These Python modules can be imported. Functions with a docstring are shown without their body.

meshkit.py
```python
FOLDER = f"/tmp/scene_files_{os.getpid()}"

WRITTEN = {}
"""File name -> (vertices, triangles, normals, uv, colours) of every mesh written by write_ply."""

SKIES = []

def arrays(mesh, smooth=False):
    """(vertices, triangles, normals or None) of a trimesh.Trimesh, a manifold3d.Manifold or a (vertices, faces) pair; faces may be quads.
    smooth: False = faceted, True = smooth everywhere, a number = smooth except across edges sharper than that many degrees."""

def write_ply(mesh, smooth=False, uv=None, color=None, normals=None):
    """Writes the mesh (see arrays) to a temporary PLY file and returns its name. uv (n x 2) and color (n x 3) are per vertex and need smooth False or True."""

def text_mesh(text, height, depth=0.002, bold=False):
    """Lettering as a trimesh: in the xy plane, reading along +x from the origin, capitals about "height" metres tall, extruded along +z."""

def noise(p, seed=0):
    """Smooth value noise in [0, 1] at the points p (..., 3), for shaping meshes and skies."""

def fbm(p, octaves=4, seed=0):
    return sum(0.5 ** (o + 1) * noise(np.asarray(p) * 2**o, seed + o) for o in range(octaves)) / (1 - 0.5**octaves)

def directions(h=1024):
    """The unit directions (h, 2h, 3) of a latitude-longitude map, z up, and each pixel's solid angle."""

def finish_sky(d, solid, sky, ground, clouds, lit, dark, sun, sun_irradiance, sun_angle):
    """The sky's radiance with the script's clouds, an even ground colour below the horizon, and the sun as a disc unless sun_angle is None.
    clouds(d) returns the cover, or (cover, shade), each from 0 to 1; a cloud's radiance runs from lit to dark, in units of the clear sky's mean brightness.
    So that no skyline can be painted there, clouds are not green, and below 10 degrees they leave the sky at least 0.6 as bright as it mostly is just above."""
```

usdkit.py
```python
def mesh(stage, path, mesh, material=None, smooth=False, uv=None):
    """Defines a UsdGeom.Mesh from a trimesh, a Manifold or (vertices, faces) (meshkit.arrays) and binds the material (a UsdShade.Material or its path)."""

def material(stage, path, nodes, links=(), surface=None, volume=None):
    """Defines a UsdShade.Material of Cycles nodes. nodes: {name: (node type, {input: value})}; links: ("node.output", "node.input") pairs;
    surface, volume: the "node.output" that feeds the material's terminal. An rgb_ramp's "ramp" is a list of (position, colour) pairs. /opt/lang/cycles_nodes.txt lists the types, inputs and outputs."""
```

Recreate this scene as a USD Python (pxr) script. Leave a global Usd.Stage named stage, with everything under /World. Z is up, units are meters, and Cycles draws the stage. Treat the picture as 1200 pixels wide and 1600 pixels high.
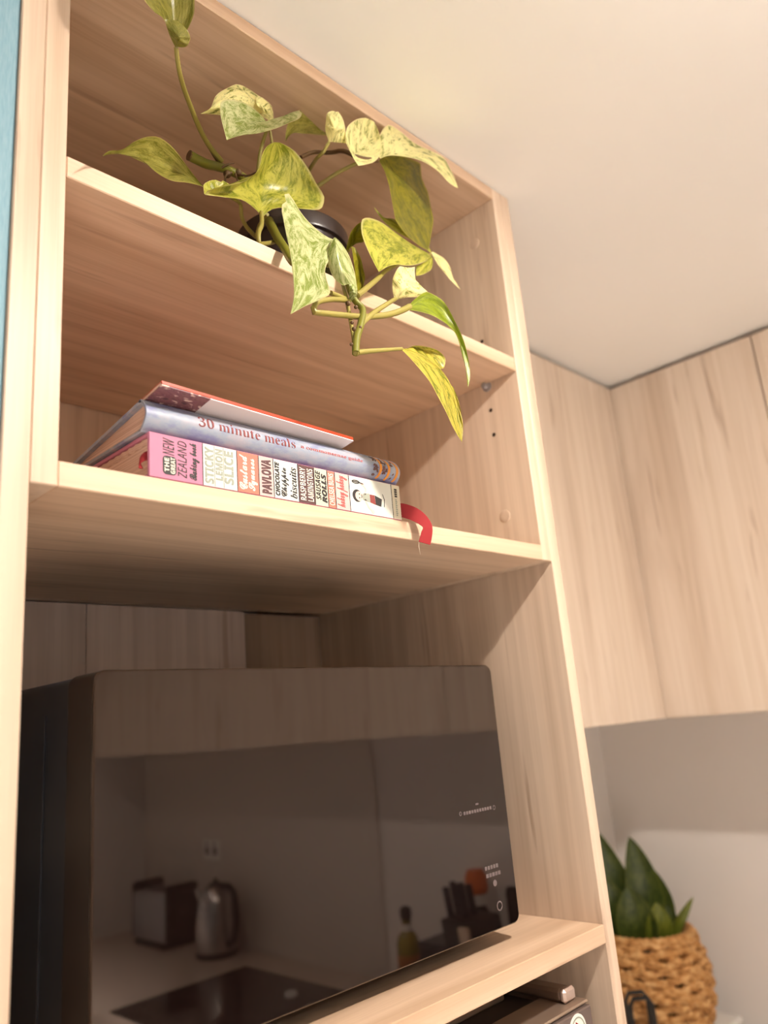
import math, json, glob
import numpy as np, trimesh, manifold3d, usdkit, meshkit
from pxr import Usd, UsdGeom, UsdLux, UsdShade, Gf, Sdf
from shapely import affinity, union_all, box as vbox
from shapely.geometry import box as sbox, Polygon, Point, LineString
from scipy.interpolate import PchipInterpolator
from PIL import Image, ImageDraw, ImageFont

stage = Usd.Stage.CreateInMemory()
UsdGeom.SetStageUpAxis(stage, UsdGeom.Tokens.z); UsdGeom.SetStageMetersPerUnit(stage, 1.0)
UsdGeom.Xform.Define(stage, '/World'); UsdGeom.Scope.Define(stage, '/World/Looks')
H = 1.86                       # shapes below are written with z measured from eye-level datum; H lifts them above the floor

# ---------------------------------------------------------------- camera
ROT = [[0.705138, -0.704185, -0.083085], [-0.128653, -0.242287, 0.961637], [-0.697301, -0.667398, -0.261441]]
EYE = (-0.186215, -0.487669, -0.205967 + H)
cam = UsdGeom.Camera.Define(stage, '/World/Camera')
mtx = Gf.Matrix4d(1.0)
for i in range(3): mtx.SetRow(i, Gf.Vec4d(*ROT[i], 0))
mtx.SetRow(3, Gf.Vec4d(*EYE, 1)); cam.AddTransformOp().Set(mtx)
cam.CreateHorizontalApertureAttr(36.0); cam.CreateVerticalApertureAttr(48.0)
cam.CreateFocalLengthAttr(36.0 * 1222.5 / 1200)
cam.CreateFStopAttr(5.6); cam.CreateFocusDistanceAttr(0.68)
cam.CreateClippingRangeAttr(Gf.Vec2f(0.02, 100)); cam.CreateExposureAttr(0.03)

# ---------------------------------------------------------------- sky and lamps
sky = UsdLux.DomeLight.Define(stage, '/World/sky'); sky.CreateIntensityAttr(1.0)
skm = usdkit.material(stage, '/World/Looks/sky', {
    'sky': ('sky_texture', {'sky_type': 'hosek_wilkie', 'sun_disc': False, 'turbidity': 3.0, 'sun_direction': (-0.4, -0.5, 0.75)}),
    'bg': ('background_shader', {'strength': 2.0})}, [('sky.color', 'bg.color')], surface='bg.background')
UsdShade.MaterialBindingAPI.Apply(sky.GetPrim()).Bind(skm)
LAMPS = [(0.37, -0.56), (0.36, -1.75)]
LAMP_INTENSITY = (1700.0, 420.0)
FILL_CANS = [(-0.7, -1.1), (-0.7, -2.2), (0.45, -1.5), (0.45, -2.4), (-1.6, -1.6)]; FILL_INTENSITY = 5500.0  # added lamps out of view, fill by bounce off floor and worktop
LAMP_COLOR = (1.0, 0.91, 0.81); FILL_COLOR = (1.0, 1.0, 0.99)

# ---------------------------------------------------------------- helpers
used, origin = {}, {}
def numbered(path):
    n = used.get(path, 0); used[path] = n + 1
    return path if n == 0 else f'{path}_{n:03d}'
def thing(name, label, cat, loc=(0, 0, 0), group=None):
    x = UsdGeom.Xform.Define(stage, numbered('/World/' + name)); p = x.GetPrim()
    x.AddTranslateOp().Set(Gf.Vec3d(loc[0], loc[1], loc[2] + H)); origin[str(p.GetPath())] = np.array(loc, float)
    tag(p, label, cat, group); return p
def tag(p, label, cat, group=None):
    p.SetCustomDataByKey('label', label); p.SetCustomDataByKey('category', cat)
    if group: p.SetCustomDataByKey('group', group)
def obj(name, mesh, mat, parent=None, smooth=False, uv=None, label=None, kind=None):
    v, f, _ = meshkit.arrays(mesh, False); v = v.copy()
    if parent is None:
        path = '/World/' + name; v[:, 2] += H; top = np.zeros(3)
    else:
        path = f'{parent.GetPath()}/{name}'
        k = str(parent.GetPath())
        while k not in origin: k = k.rsplit('/', 1)[0]
        v = v - origin[k]
    m = usdkit.mesh(stage, numbered(path), (v, f), M[mat] if isinstance(mat, str) else mat, smooth=smooth, uv=uv)
    p = m.GetPrim()
    if label: p.SetCustomDataByKey('label', label)
    if kind: p.SetCustomDataByKey('kind', kind)
    return p
def struct(name, mesh, mat, parent=None, smooth=False):
    p = obj(name, mesh, mat, parent, smooth)
    if parent is None: p.SetCustomDataByKey('kind', 'structure')
    return p
def bx(x0, x1, y0, y1, z0, z1, c=0.0008):
    lo, hi = np.array([x0, y0, z0], float), np.array([x1, y1, z1], float); P = []
    if c <= 0:
        return trimesh.creation.box(bounds=[lo, hi])
    for k in range(3):
        a, b = lo + c, hi - c; a[k], b[k] = lo[k], hi[k]
        P += [(x, y, z) for x in (a[0], b[0]) for y in (a[1], b[1]) for z in (a[2], b[2])]
    return trimesh.convex.convex_hull(np.array(P))
def cat(ms): return trimesh.util.concatenate([as_tm(m) for m in ms])
def as_tm(m):
    if isinstance(m, trimesh.Trimesh): return m
    v, f, _ = meshkit.arrays(m, False); return trimesh.Trimesh(v, f, process=False)
def cyl(r, z0, z1, c=(0, 0), n=32, r1=None, ch=0.0):
    r1 = r if r1 is None else r1
    pr = [(0, z0), (r - ch, z0), (r, z0 + ch), (r1, z1 - ch), (r1 - ch, z1), (0, z1)] if ch else [(0, z0), (r, z0), (r1, z1), (0, z1)]
    return lathe(pr, c, n)
def lathe(pr, c=(0, 0), n=40):
    m = trimesh.creation.revolve(np.array(pr, float), sections=n); m.apply_translation((c[0], c[1], 0)); return m
def turn(m, axis):                      # re-aim a z-axis mesh along x or y
    R = {'x': [[0, 0, 1], [1, 0, 0], [0, 1, 0]], 'y': [[1, 0, 0], [0, 0, 1], [0, -1, 0]], '-y': [[1, 0, 0], [0, 0, -1], [0, 1, 0]], '-x': [[0, 0, -1], [-1, 0, 0], [0, 1, 0]]}[axis]
    t = np.eye(4); t[:3, :3] = R; m = m.copy(); m.apply_transform(t); return m
def ext(poly, d):
    return trimesh.util.concatenate([trimesh.creation.extrude_polygon(g, d, engine='earcut') for g in getattr(poly, 'geoms', [poly])])
def at_front(m, y):                     # xy drawing -> standing on the plane y, facing -y, raised by its extrusion
    v = m.vertices.copy(); return trimesh.Trimesh(np.stack([v[:, 0], y - v[:, 2], v[:, 1]], 1), m.faces, process=False)
def tube(pts, r, n=8, closed=False, caps=True, samples=0):
    p = np.array(pts, float); r = np.broadcast_to(np.asarray(r, float), (len(p),)).copy()
    if samples:
        s = np.r_[0, np.cumsum(np.linalg.norm(np.diff(p, axis=0), axis=1))]; s /= s[-1]; t = np.linspace(0, 1, samples)
        p = smooth_path(p, s, t); r = np.interp(t, s, r)
    T = np.gradient(p, axis=0); T /= np.linalg.norm(T, axis=1, keepdims=True) + 1e-12
    N = np.zeros_like(p); a = np.cross(T[0], [0.3, 0.9, 0.31]); N[0] = a / np.linalg.norm(a)
    for i in range(1, len(p)):
        a = N[i - 1] - T[i] * (N[i - 1] @ T[i]); N[i] = a / np.linalg.norm(a)
    B = np.cross(T, N); ang = np.arange(n) * 2 * np.pi / n
    v = (p[:, None] + r[:, None, None] * (np.cos(ang)[None, :, None] * N[:, None] + np.sin(ang)[None, :, None] * B[:, None])).reshape(-1, 3)
    i, j = np.meshgrid(np.arange(len(p) - 1), np.arange(n), indexing='ij')
    a, b, c, d = i * n + j, i * n + (j + 1) % n, (i + 1) * n + (j + 1) % n, (i + 1) * n + j
    f = np.vstack([np.stack([a, b, c], -1).reshape(-1, 3), np.stack([a, c, d], -1).reshape(-1, 3)])
    if caps:
        k = len(v); v = np.vstack([v, p[0], p[-1]]); m = (len(p) - 1) * n; q = np.arange(n)
        f = np.vstack([f, np.stack([q * 0 + k, (q + 1) % n, q], 1), np.stack([q * 0 + k + 1, m + q, m + (q + 1) % n], 1)])
    return trimesh.Trimesh(v, f, process=False)
def smooth_path(p, s, t):
    from scipy.interpolate import CubicSpline
    if len(p) < 3: return np.stack([np.interp(t, s, p[:, k]) for k in range(p.shape[1])], 1)
    return np.stack([PchipInterpolator(s, p[:, k])(t) for k in range(p.shape[1])], 1)
def ball(c, r, sub=2, sc=(1, 1, 1)):
    m = trimesh.creation.icosphere(subdivisions=sub, radius=r); m.apply_scale(sc); m.apply_translation(c); return m
def rrect(x0, x1, z0, z1, r, q=8): return sbox(x0 + r, z0 + r, x1 - r, z1 - r).buffer(r, quad_segs=q)
FONT = sorted(glob.glob('/opt/blender-*/*/datafiles/fonts/NotoSansMath-Regular.woff2'))
def styled(s, style):
    up, lo, dg = {'serif': (0x1D400, 0x1D41A, 0x1D7CE), 'script': (0x1D4D0, 0x1D4EA, 0), 'italic': (0x1D468, 0x1D482, 0), 'sans': (0x1D63C, 0x1D656, 0), 'bold': (0x1D5D4, 0x1D5EE, 0x1D7EC), 'thin': (0x1D608, 0x1D622, 0)}.get(style, (0, 0, 0))
    o = ''
    for c in s:
        if up and 'A' <= c <= 'Z': o += chr(up + ord(c) - 65)
        elif lo and 'a' <= c <= 'z': o += chr(lo + ord(c) - 97)
        elif dg and c.isdigit(): o += chr(dg + ord(c) - 48)
        else: o += c
    return o
def letters(s, w, h, style='plain', stroke=0, thin=0):
    """lettering as a flat shape fitted into w x h, lower left at the origin"""
    t = styled(s, style) if FONT else s
    font = ImageFont.truetype(FONT[0] if FONT else glob.glob('/opt/blender-*/*/datafiles/fonts/Inter.woff2')[0], 90)
    x0, y0, x1, y1 = font.getbbox(t, anchor='ls', stroke_width=stroke)
    im = Image.new('L', (int(x1 - x0) + 8, int(y1 - y0) + 8))
    ImageDraw.Draw(im).text((4 - x0, 4 - y0), t, 255, font, anchor='ls', stroke_width=stroke)
    on = np.pad(np.asarray(im) > 127, ((0, 0), (1, 1))).astype(np.int8)
    rows, st = np.nonzero(np.diff(on, axis=1) == 1); en = np.nonzero(np.diff(on, axis=1) == -1)[1]
    g = union_all(vbox(st, -rows - 1, en, -rows)).buffer(0.6).buffer(-0.6 - thin).simplify(0.8)
    a, b, c, d = g.bounds
    g = affinity.translate(g, -a, -b); return affinity.scale(g, w / (c - a), h / (d - b), origin=(0, 0))
def upright(g, x0, z0):                 # lettering that reads upward along a spine
    return affinity.translate(affinity.rotate(g, 90, origin=(0, 0)), x0, z0)

# ---------------------------------------------------------------- materials
M = {}
def mat(name, nodes, links, surface='p.BSDF'): M[name] = usdkit.material(stage, '/World/Looks/' + name, nodes, links, surface=surface)
def plain(name, col, rough=0.5, **k): mat(name, {'p': ('principled_bsdf', {'base_color': col, 'roughness': rough, **k})}, [])
def wood(name, axis, light=(0.72, 0.55, 0.415), dark=(0.57, 0.405, 0.285), streak=(0.36, 0.22, 0.14), off=0.0, rough=0.42):
    fine = {'x': (1.5, 70, 70), 'y': (70, 1.5, 70), 'z': (70, 70, 1.5)}[axis]; wide = {'x': (1.1, 11, 11), 'y': (11, 1.1, 11), 'z': (11, 11, 1.1)}[axis]
    st = {'x': (4.0, 55, 55), 'y': (55, 4.0, 55), 'z': (55, 55, 4.0)}[axis]
    mix = lambda a, b: tuple(0.5 * (np.array(a) + np.array(b)))
    mat(name, {
        'g': ('geometry', {}),
        'm1': ('mapping', {'scale': fine, 'location': (off, off * 1.7, off * 0.6)}), 'm2': ('mapping', {'scale': wide, 'location': (off * 2.1, off, off * 1.3)}), 'm3': ('mapping', {'scale': st, 'location': (off, off * 3.3, off * 2.3)}),
        'n1': ('noise_texture', {'scale': 1.0, 'detail': 5.0, 'roughness': 0.62}), 'n2': ('noise_texture', {'scale': 1.0, 'detail': 4.0, 'roughness': 0.55, 'distortion': 0.9}), 'n3': ('noise_texture', {'scale': 1.0, 'detail': 3.0, 'roughness': 0.5, 'distortion': 0.4}),
        'r1': ('rgb_ramp', {'ramp': [(0.30, dark), (0.47, mix(light, dark)), (0.64, light)]}), 'r2': ('rgb_ramp', {'ramp': [(0.34, (0.80, 0.75, 0.71)), (0.47, (0.95, 0.93, 0.92)), (0.66, (1.0, 1.0, 1.0))]}),
        'r3': ('rgb_ramp', {'ramp': [(0.28, (1, 1, 1)), (0.37, (0, 0, 0)), (1.0, (0, 0, 0))]}),
        'mul': ('mix', {'mix_type': 'multiply', 'fac': 0.85}), 'sk': ('mix', {'mix_type': 'mix', 'color2': streak}), 'skf': ('math', {'math_type': 'multiply', 'value2': 0.55}),
        'b': ('bump', {'strength': 0.05, 'distance': 0.001}), 'p': ('principled_bsdf', {'roughness': rough})},
        [('g.position', 'm1.vector'), ('g.position', 'm2.vector'), ('g.position', 'm3.vector'), ('m1.vector', 'n1.vector'), ('m2.vector', 'n2.vector'), ('m3.vector', 'n3.vector'),
         ('n1.fac', 'r1.fac'), ('n2.fac', 'r2.fac'), ('n3.fac', 'r3.fac'), ('r1.color', 'mul.color1'), ('r2.color', 'mul.color2'), ('r3.color', 'skf.value1'), ('skf.value', 'sk.fac'), ('mul.color', 'sk.color1'), ('sk.color', 'p.base_color'),
         ('n1.fac', 'b.height'), ('b.normal', 'p.normal')])
wood('oak_x', 'x', (0.73, 0.535, 0.385), (0.58, 0.395, 0.26)); wood('oak_z', 'z', (0.72, 0.565, 0.435), (0.57, 0.42, 0.305), off=3.1); wood('oak_z_b', 'z', (0.73, 0.57, 0.435), (0.58, 0.425, 0.305), off=7.7); wood('oak_x_b', 'x', (0.73, 0.535, 0.385), (0.58, 0.395, 0.26), off=5.3); wood('oak_lit_grey', 'z', (0.70, 0.60, 0.56), (0.56, 0.47, 0.43), off=11.0)  # last one: cool light on the bay boards put into a greyer tone
wood('oak_lit_grey_b', 'z', (0.72, 0.60, 0.54), (0.58, 0.47, 0.42), off=12.5)  # second bay board, same cool light put into the colour
wood('cupboard', 'z', (0.78, 0.66, 0.55), (0.68, 0.55, 0.43), off=9.0)
wood('oak_shaded', 'z', (0.40, 0.285, 0.21), (0.29, 0.20, 0.14), off=4.4)  # shade deep in the microwave bay put into the back panel colour
wood('floor_wood', 'y', (0.68, 0.62, 0.56), (0.58, 0.52, 0.46), off=2.0)
plain('ceiling_paint', (0.89, 0.87, 0.84), 0.8); plain('wall_paint', (0.88, 0.83, 0.79), 0.75); plain('splash', (0.70, 0.63, 0.565), 0.25)
mat('blue_paint', {'g': ('geometry', {}), 'm': ('mapping', {'scale': (600, 600, 90)}), 'n': ('noise_texture', {'scale': 1.0, 'detail': 3.0}), 'r': ('rgb_ramp', {'ramp': [(0.3, (0.185, 0.335, 0.41)), (0.7, (0.245, 0.39, 0.46))]}), 'p': ('principled_bsdf', {'roughness': 0.75})},
    [('g.position', 'm.vector'), ('m.vector', 'n.vector'), ('n.fac', 'r.fac'), ('r.color', 'p.base_color')])
plain('worktop', (0.66, 0.54, 0.45), 0.35); plain('white', (0.82, 0.80, 0.76), 0.5); plain('dark_gap', (0.05, 0.035, 0.025), 0.8)
plain('black_gloss', (0.006, 0.003, 0.0025), 0.02, ior=1.82, specular_tint=(1.0, 0.88, 0.82)); plain('black_satin', (0.018, 0.023, 0.034), 0.35); plain('door_edge', (0.022, 0.016, 0.014), 0.3); plain('print_grey', (0.13, 0.10, 0.10), 0.5)
plain('black_plastic', (0.012, 0.011, 0.011), 0.4); plain('pot_plastic', (0.030, 0.018, 0.018), 0.32)
plain('steel', (0.55, 0.53, 0.52), 0.28, metallic=1.0); plain('brushed_steel', (0.50, 0.52, 0.56), 0.42, metallic=0.9); plain('chrome', (0.80, 0.79, 0.78), 0.12, metallic=1.0); plain('oven_arm', (0.16, 0.105, 0.075), 0.4, metallic=0.3); plain('oven_cap', (0.55, 0.42, 0.36), 0.35, metallic=0.4); plain('oven_metal', (0.42, 0.32, 0.25), 0.42, metallic=0.75); plain('oven_front', (0.20, 0.15, 0.135), 0.45, metallic=0.5); plain('oven_dark', (0.035, 0.024, 0.018), 0.5)
plain('red', (0.27, 0.025, 0.028), 0.8, specular_ior_level=0.15); plain('green', (0.10, 0.25, 0.07), 0.5); plain('clear_plastic', (0.72, 0.66, 0.66), 0.15, transmission_weight=0.55)
plain('wood_plug', (0.64, 0.48, 0.36), 0.45); plain('hole', (0.03, 0.012, 0.006), 0.9)
plain('paper_white', (0.80, 0.76, 0.70), 0.6); plain('ink', (0.02, 0.017, 0.017), 0.6); plain('ink_brown', (0.09, 0.035, 0.035), 0.6); plain('ink_red', (0.22, 0.035, 0.03), 0.6); plain('ink_salmon', (0.45, 0.10, 0.09), 0.6); plain('ink_grey', (0.30, 0.32, 0.26), 0.6); plain('ink_cream', (0.68, 0.64, 0.54), 0.6)
plain('pink', (0.52, 0.20, 0.30), 0.6, specular_ior_level=0.25); plain('pale_pink', (0.62, 0.42, 0.40), 0.6, specular_ior_level=0.25); plain('salmon', (0.62, 0.18, 0.13), 0.6, specular_ior_level=0.25); plain('spine_white', (0.63, 0.62, 0.56), 0.6, specular_ior_level=0.25); plain('spine_cream', (0.60, 0.54, 0.41), 0.6, specular_ior_level=0.25); plain('skin', (0.80, 0.52, 0.43), 0.6); plain('orange_print', (0.70, 0.27, 0.04), 0.5); plain('spice_print', (0.13, 0.06, 0.05), 0.5)
plain('cover_red', (0.42, 0.045, 0.012), 0.4); plain('cover_white', (0.66, 0.58, 0.58), 0.4); plain('soil', (0.035, 0.022, 0.014), 0.95)
mat('pages', {'g': ('geometry', {}), 'm': ('mapping', {'scale': (20, 6, 1400)}), 'n': ('noise_texture', {'scale': 1.0, 'detail': 3.0}), 'r': ('rgb_ramp', {'ramp': [(0.3, (0.50, 0.31, 0.24)), (0.7, (0.76, 0.55, 0.45))]}), 'p': ('principled_bsdf', {'roughness': 0.8})},
    [('g.position', 'm.vector'), ('m.vector', 'n.vector'), ('n.fac', 'r.fac'), ('r.color', 'p.base_color')])
mat('mottled_blue', {'g': ('geometry', {}), 'm': ('mapping', {'scale': (26, 60, 60)}), 'n': ('noise_texture', {'scale': 1.0, 'detail': 5.0, 'roughness': 0.65}), 'r': ('rgb_ramp', {'ramp': [(0.36, (0.21, 0.22, 0.38)), (0.5, (0.30, 0.34, 0.42)), (0.64, (0.41, 0.37, 0.42))]}), 'p': ('principled_bsdf', {'roughness': 0.45, 'specular_ior_level': 0.35})},
    [('g.position', 'm.vector'), ('m.vector', 'n.vector'), ('n.fac', 'r.fac'), ('r.color', 'p.base_color')])
mat('photo_print', {'g': ('geometry', {}), 'm': ('mapping', {'scale': (90, 160, 60)}), 'n': ('noise_texture', {'scale': 1.0, 'detail': 3.0, 'distortion': 1.2}), 'r': ('rgb_ramp', {'ramp': [(0.32, (0.07, 0.025, 0.03)), (0.46, (0.22, 0.09, 0.09)), (0.56, (0.16, 0.05, 0.07)), (0.66, (0.68, 0.48, 0.40))]}), 'p': ('principled_bsdf', {'roughness': 0.35})},
    [('g.position', 'm.vector'), ('m.vector', 'n.vector'), ('n.fac', 'r.fac'), ('r.color', 'p.base_color')])
def leafmat(name, a, b, lo=0.42, hi=0.56, rim=(0.80, 0.74, 0.40), trans=0.32, rough=0.33, sc=(1.5, 5.0)):
    mid = tuple(0.5 * (np.array(a) + np.array(b)))
    mat(name, {
        'uv': ('uvmap', {'attribute': 'st'}), 'g': ('geometry', {}), 'sp': ('separate_xyz', {}), 'c': ('math', {'math_type': 'subtract', 'value2': 0.5}), 'ab': ('math', {'math_type': 'absolute'}),
        'k': ('math', {'math_type': 'multiply_add', 'value2': -1.1}), 'ux': ('math', {'math_type': 'multiply', 'value2': sc[0]}), 'vx': ('math', {'math_type': 'multiply', 'value2': sc[1]}), 'kx': ('math', {'math_type': 'multiply', 'value2': sc[1]}), 'cb': ('combine_xyz', {}),
        'gp': ('mapping', {'scale': (48, 48, 48)}), 'add': ('vector_math', {'math_type': 'add'}), 'n': ('noise_texture', {'scale': 1.0, 'detail': 7.0, 'roughness': 0.82, 'distortion': 0.5}),
        'r': ('rgb_ramp', {'ramp': [(lo, b), (0.5 * (lo + hi), mid), (hi, a), (hi + 0.15, tuple(min(1, x * 1.15) for x in a))]}),
        'e': ('map_range', {'from_min': 0.465, 'from_max': 0.49, 'clamp': True}), 'mx': ('mix', {'color2': rim}),
        'w': ('wave_texture', {'bands_direction': 'x', 'scale': 3.0, 'distortion': 1.5}), 'bp': ('bump', {'strength': 0.12, 'distance': 0.0012}),
        'p': ('principled_bsdf', {'roughness': rough}), 't': ('translucent_bsdf', {}), 'mc': ('mix_closure', {'fac': trans})},
        [('uv.UV', 'sp.vector'), ('sp.y', 'c.value1'), ('c.value', 'ab.value1'), ('ab.value', 'k.value1'), ('sp.x', 'k.value3'), ('k.value', 'kx.value1'), ('c.value', 'ux.value1'), ('ux.value', 'cb.x'), ('kx.value', 'cb.y'),
         ('g.position', 'gp.vector'), ('cb.vector', 'add.vector1'), ('gp.vector', 'add.vector2'), ('add.vector', 'n.vector'), ('n.fac', 'r.fac'), ('ab.value', 'e.value'), ('e.result', 'mx.fac'), ('r.color', 'mx.color1'),
         ('cb.vector', 'w.vector'), ('w.fac', 'bp.height'), ('bp.normal', 'p.normal'),
         ('mx.color', 'p.base_color'), ('mx.color', 't.color'), ('p.BSDF', 'mc.closure1'), ('t.BSDF', 'mc.closure2')], surface='mc.closure')
leafmat('leaf_pale', (0.54, 0.57, 0.28), (0.21, 0.275, 0.05), 0.43, 0.55, rim=(0.55, 0.52, 0.26), rough=0.22)
leafmat('leaf_cream', (0.86, 0.80, 0.36), (0.19, 0.23, 0.014), 0.41, 0.47, rim=(0.85, 0.76, 0.38))
leafmat('leaf_bright', (0.52, 0.50, 0.075), (0.19, 0.225, 0.008), 0.42, 0.53, rim=(0.58, 0.53, 0.20))
leafmat('leaf_green', (0.27, 0.335, 0.018), (0.14, 0.185, 0.008), 0.42, 0.58, rim=(0.42, 0.42, 0.09))
leafmat('leaf_olive', (0.27, 0.245, 0.014), (0.125, 0.12, 0.005), 0.42, 0.58, rim=(0.34, 0.30, 0.03))
leafmat('leaf_yellow', (0.47, 0.40, 0.055), (0.14, 0.16, 0.006), 0.42, 0.51, rim=(0.55, 0.46, 0.10))
leafmat('leaf_dusk', (0.33, 0.30, 0.065), (0.14, 0.135, 0.008), 0.40, 0.58, rim=(0.42, 0.34, 0.11))
leafmat('leaf_snake', (0.085, 0.11, 0.02), (0.022, 0.042, 0.006), 0.40, 0.60, rim=(0.14, 0.16, 0.025), trans=0.08)
leafmat('leaf_snake_light', (0.20, 0.22, 0.025), (0.09, 0.12, 0.012), 0.40, 0.60, rim=(0.22, 0.23, 0.03), trans=0.08)
plain('stem', (0.15, 0.145, 0.012), 0.4); plain('petiole', (0.27, 0.225, 0.05), 0.4); plain('bark', (0.10, 0.05, 0.014), 0.6)
mat('weave', {'g': ('geometry', {}), 'm': ('mapping', {'scale': (60, 60, 120)}), 'n': ('noise_texture', {'scale': 1.0, 'detail': 4.0}), 'r': ('rgb_ramp', {'ramp': [(0.3, (0.27, 0.105, 0.022)), (0.46, (0.52, 0.25, 0.075)), (0.66, (0.70, 0.42, 0.18))]}), 'b': ('bump', {'strength': 0.4, 'distance': 0.002}), 'p': ('principled_bsdf', {'roughness': 0.7})},
    [('g.position', 'm.vector'), ('m.vector', 'n.vector'), ('n.fac', 'r.fac'), ('r.color', 'p.base_color'), ('n.fac', 'b.height'), ('b.normal', 'p.normal')])
mat('glass_pane', {'f': ('fresnel', {'IOR': 1.5}), 't': ('transparent_bsdf', {}), 'gl': ('glossy_bsdf', {'roughness': 0.0, 'color': (1, 1, 1)}), 'mc': ('mix_closure', {})}, [('f.fac', 'mc.fac'), ('t.BSDF', 'mc.closure1'), ('gl.BSDF', 'mc.closure2')], surface='mc.closure')
plain('oil', (0.45, 0.36, 0.03), 0.1, transmission_weight=0.5); plain('amber', (0.35, 0.12, 0.02), 0.3); plain('orange', (0.75, 0.16, 0.03), 0.4)
mat('lamp_glow', {'e': ('emission', {'color': LAMP_COLOR, 'strength': 12.0})}, [], surface='e.emission')

# ---------------------------------------------------------------- the room
X0, X1, YB, YR, ZC, ZF = -2.2, 1.683, -2.85, 0.604, 0.4675, -H
struct('floor', bx(X0, X1, YB, YR, ZF - 0.05, ZF, 0), 'floor_wood')
struct('ceiling', bx(X0 - 0.1, X1 + 0.1, YB - 0.1, YR + 0.1, ZC, ZC + 0.06, 0), 'ceiling_paint')
struct('wall_right', bx(X1, X1 + 0.1, YB - 0.1, YR + 0.1, ZF, ZC, 0), 'wall_paint')
struct('wall_rear', bx(-0.0185, X1, YR, YR + 0.1, ZF, ZC, 0), 'wall_paint')
struct('wall_left', bx(X0, -0.0185, 0.003, YR + 0.1, ZF, ZC, 0), 'blue_paint')
struct('wall_front', bx(X0, X1, YB - 0.1, YB, ZF, ZC, 0), 'wall_paint')
wy0, wy1, wz0, wz1 = -2.35, -0.95, -0.95, 0.22
W = cat([bx(X0 - 0.1, X0, YB - 0.1, wy0, ZF, ZC, 0), bx(X0 - 0.1, X0, wy1, YR + 0.1, ZF, ZC, 0), bx(X0 - 0.1, X0, wy0, wy1, ZF, wz0, 0), bx(X0 - 0.1, X0, wy0, wy1, wz1, ZC, 0)])
struct('wall_west', W, 'wall_paint')
wn = UsdGeom.Xform.Define(stage, '/World/window_1').GetPrim(); wn.SetCustomDataByKey('kind', 'structure'); origin['/World/window_1'] = np.array([0, 0, -H])
fw = 0.05; xf0, xf1 = X0 - 0.075, X0 - 0.025
obj('window_frame', cat([bx(xf0, xf1, wy0, wy1, wz0, wz0 + fw), bx(xf0, xf1, wy0, wy1, wz1 - fw, wz1), bx(xf0, xf1, wy0, wy0 + fw, wz0 + fw, wz1 - fw), bx(xf0, xf1, wy1 - fw, wy1, wz0 + fw, wz1 - fw), bx(xf0, xf1, (wy0 + wy1) / 2 - 0.025, (wy0 + wy1) / 2 + 0.025, wz0 + fw, wz1 - fw)]), 'white', wn)
for a, b in ((wy0 + fw, (wy0 + wy1) / 2 - 0.025), ((wy0 + wy1) / 2 + 0.025, wy1 - fw)):
    obj('pane', bx(X0 - 0.052, X0 - 0.048, a, b, wz0 + fw, wz1 - fw, 0), 'glass_pane', wn)

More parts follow.
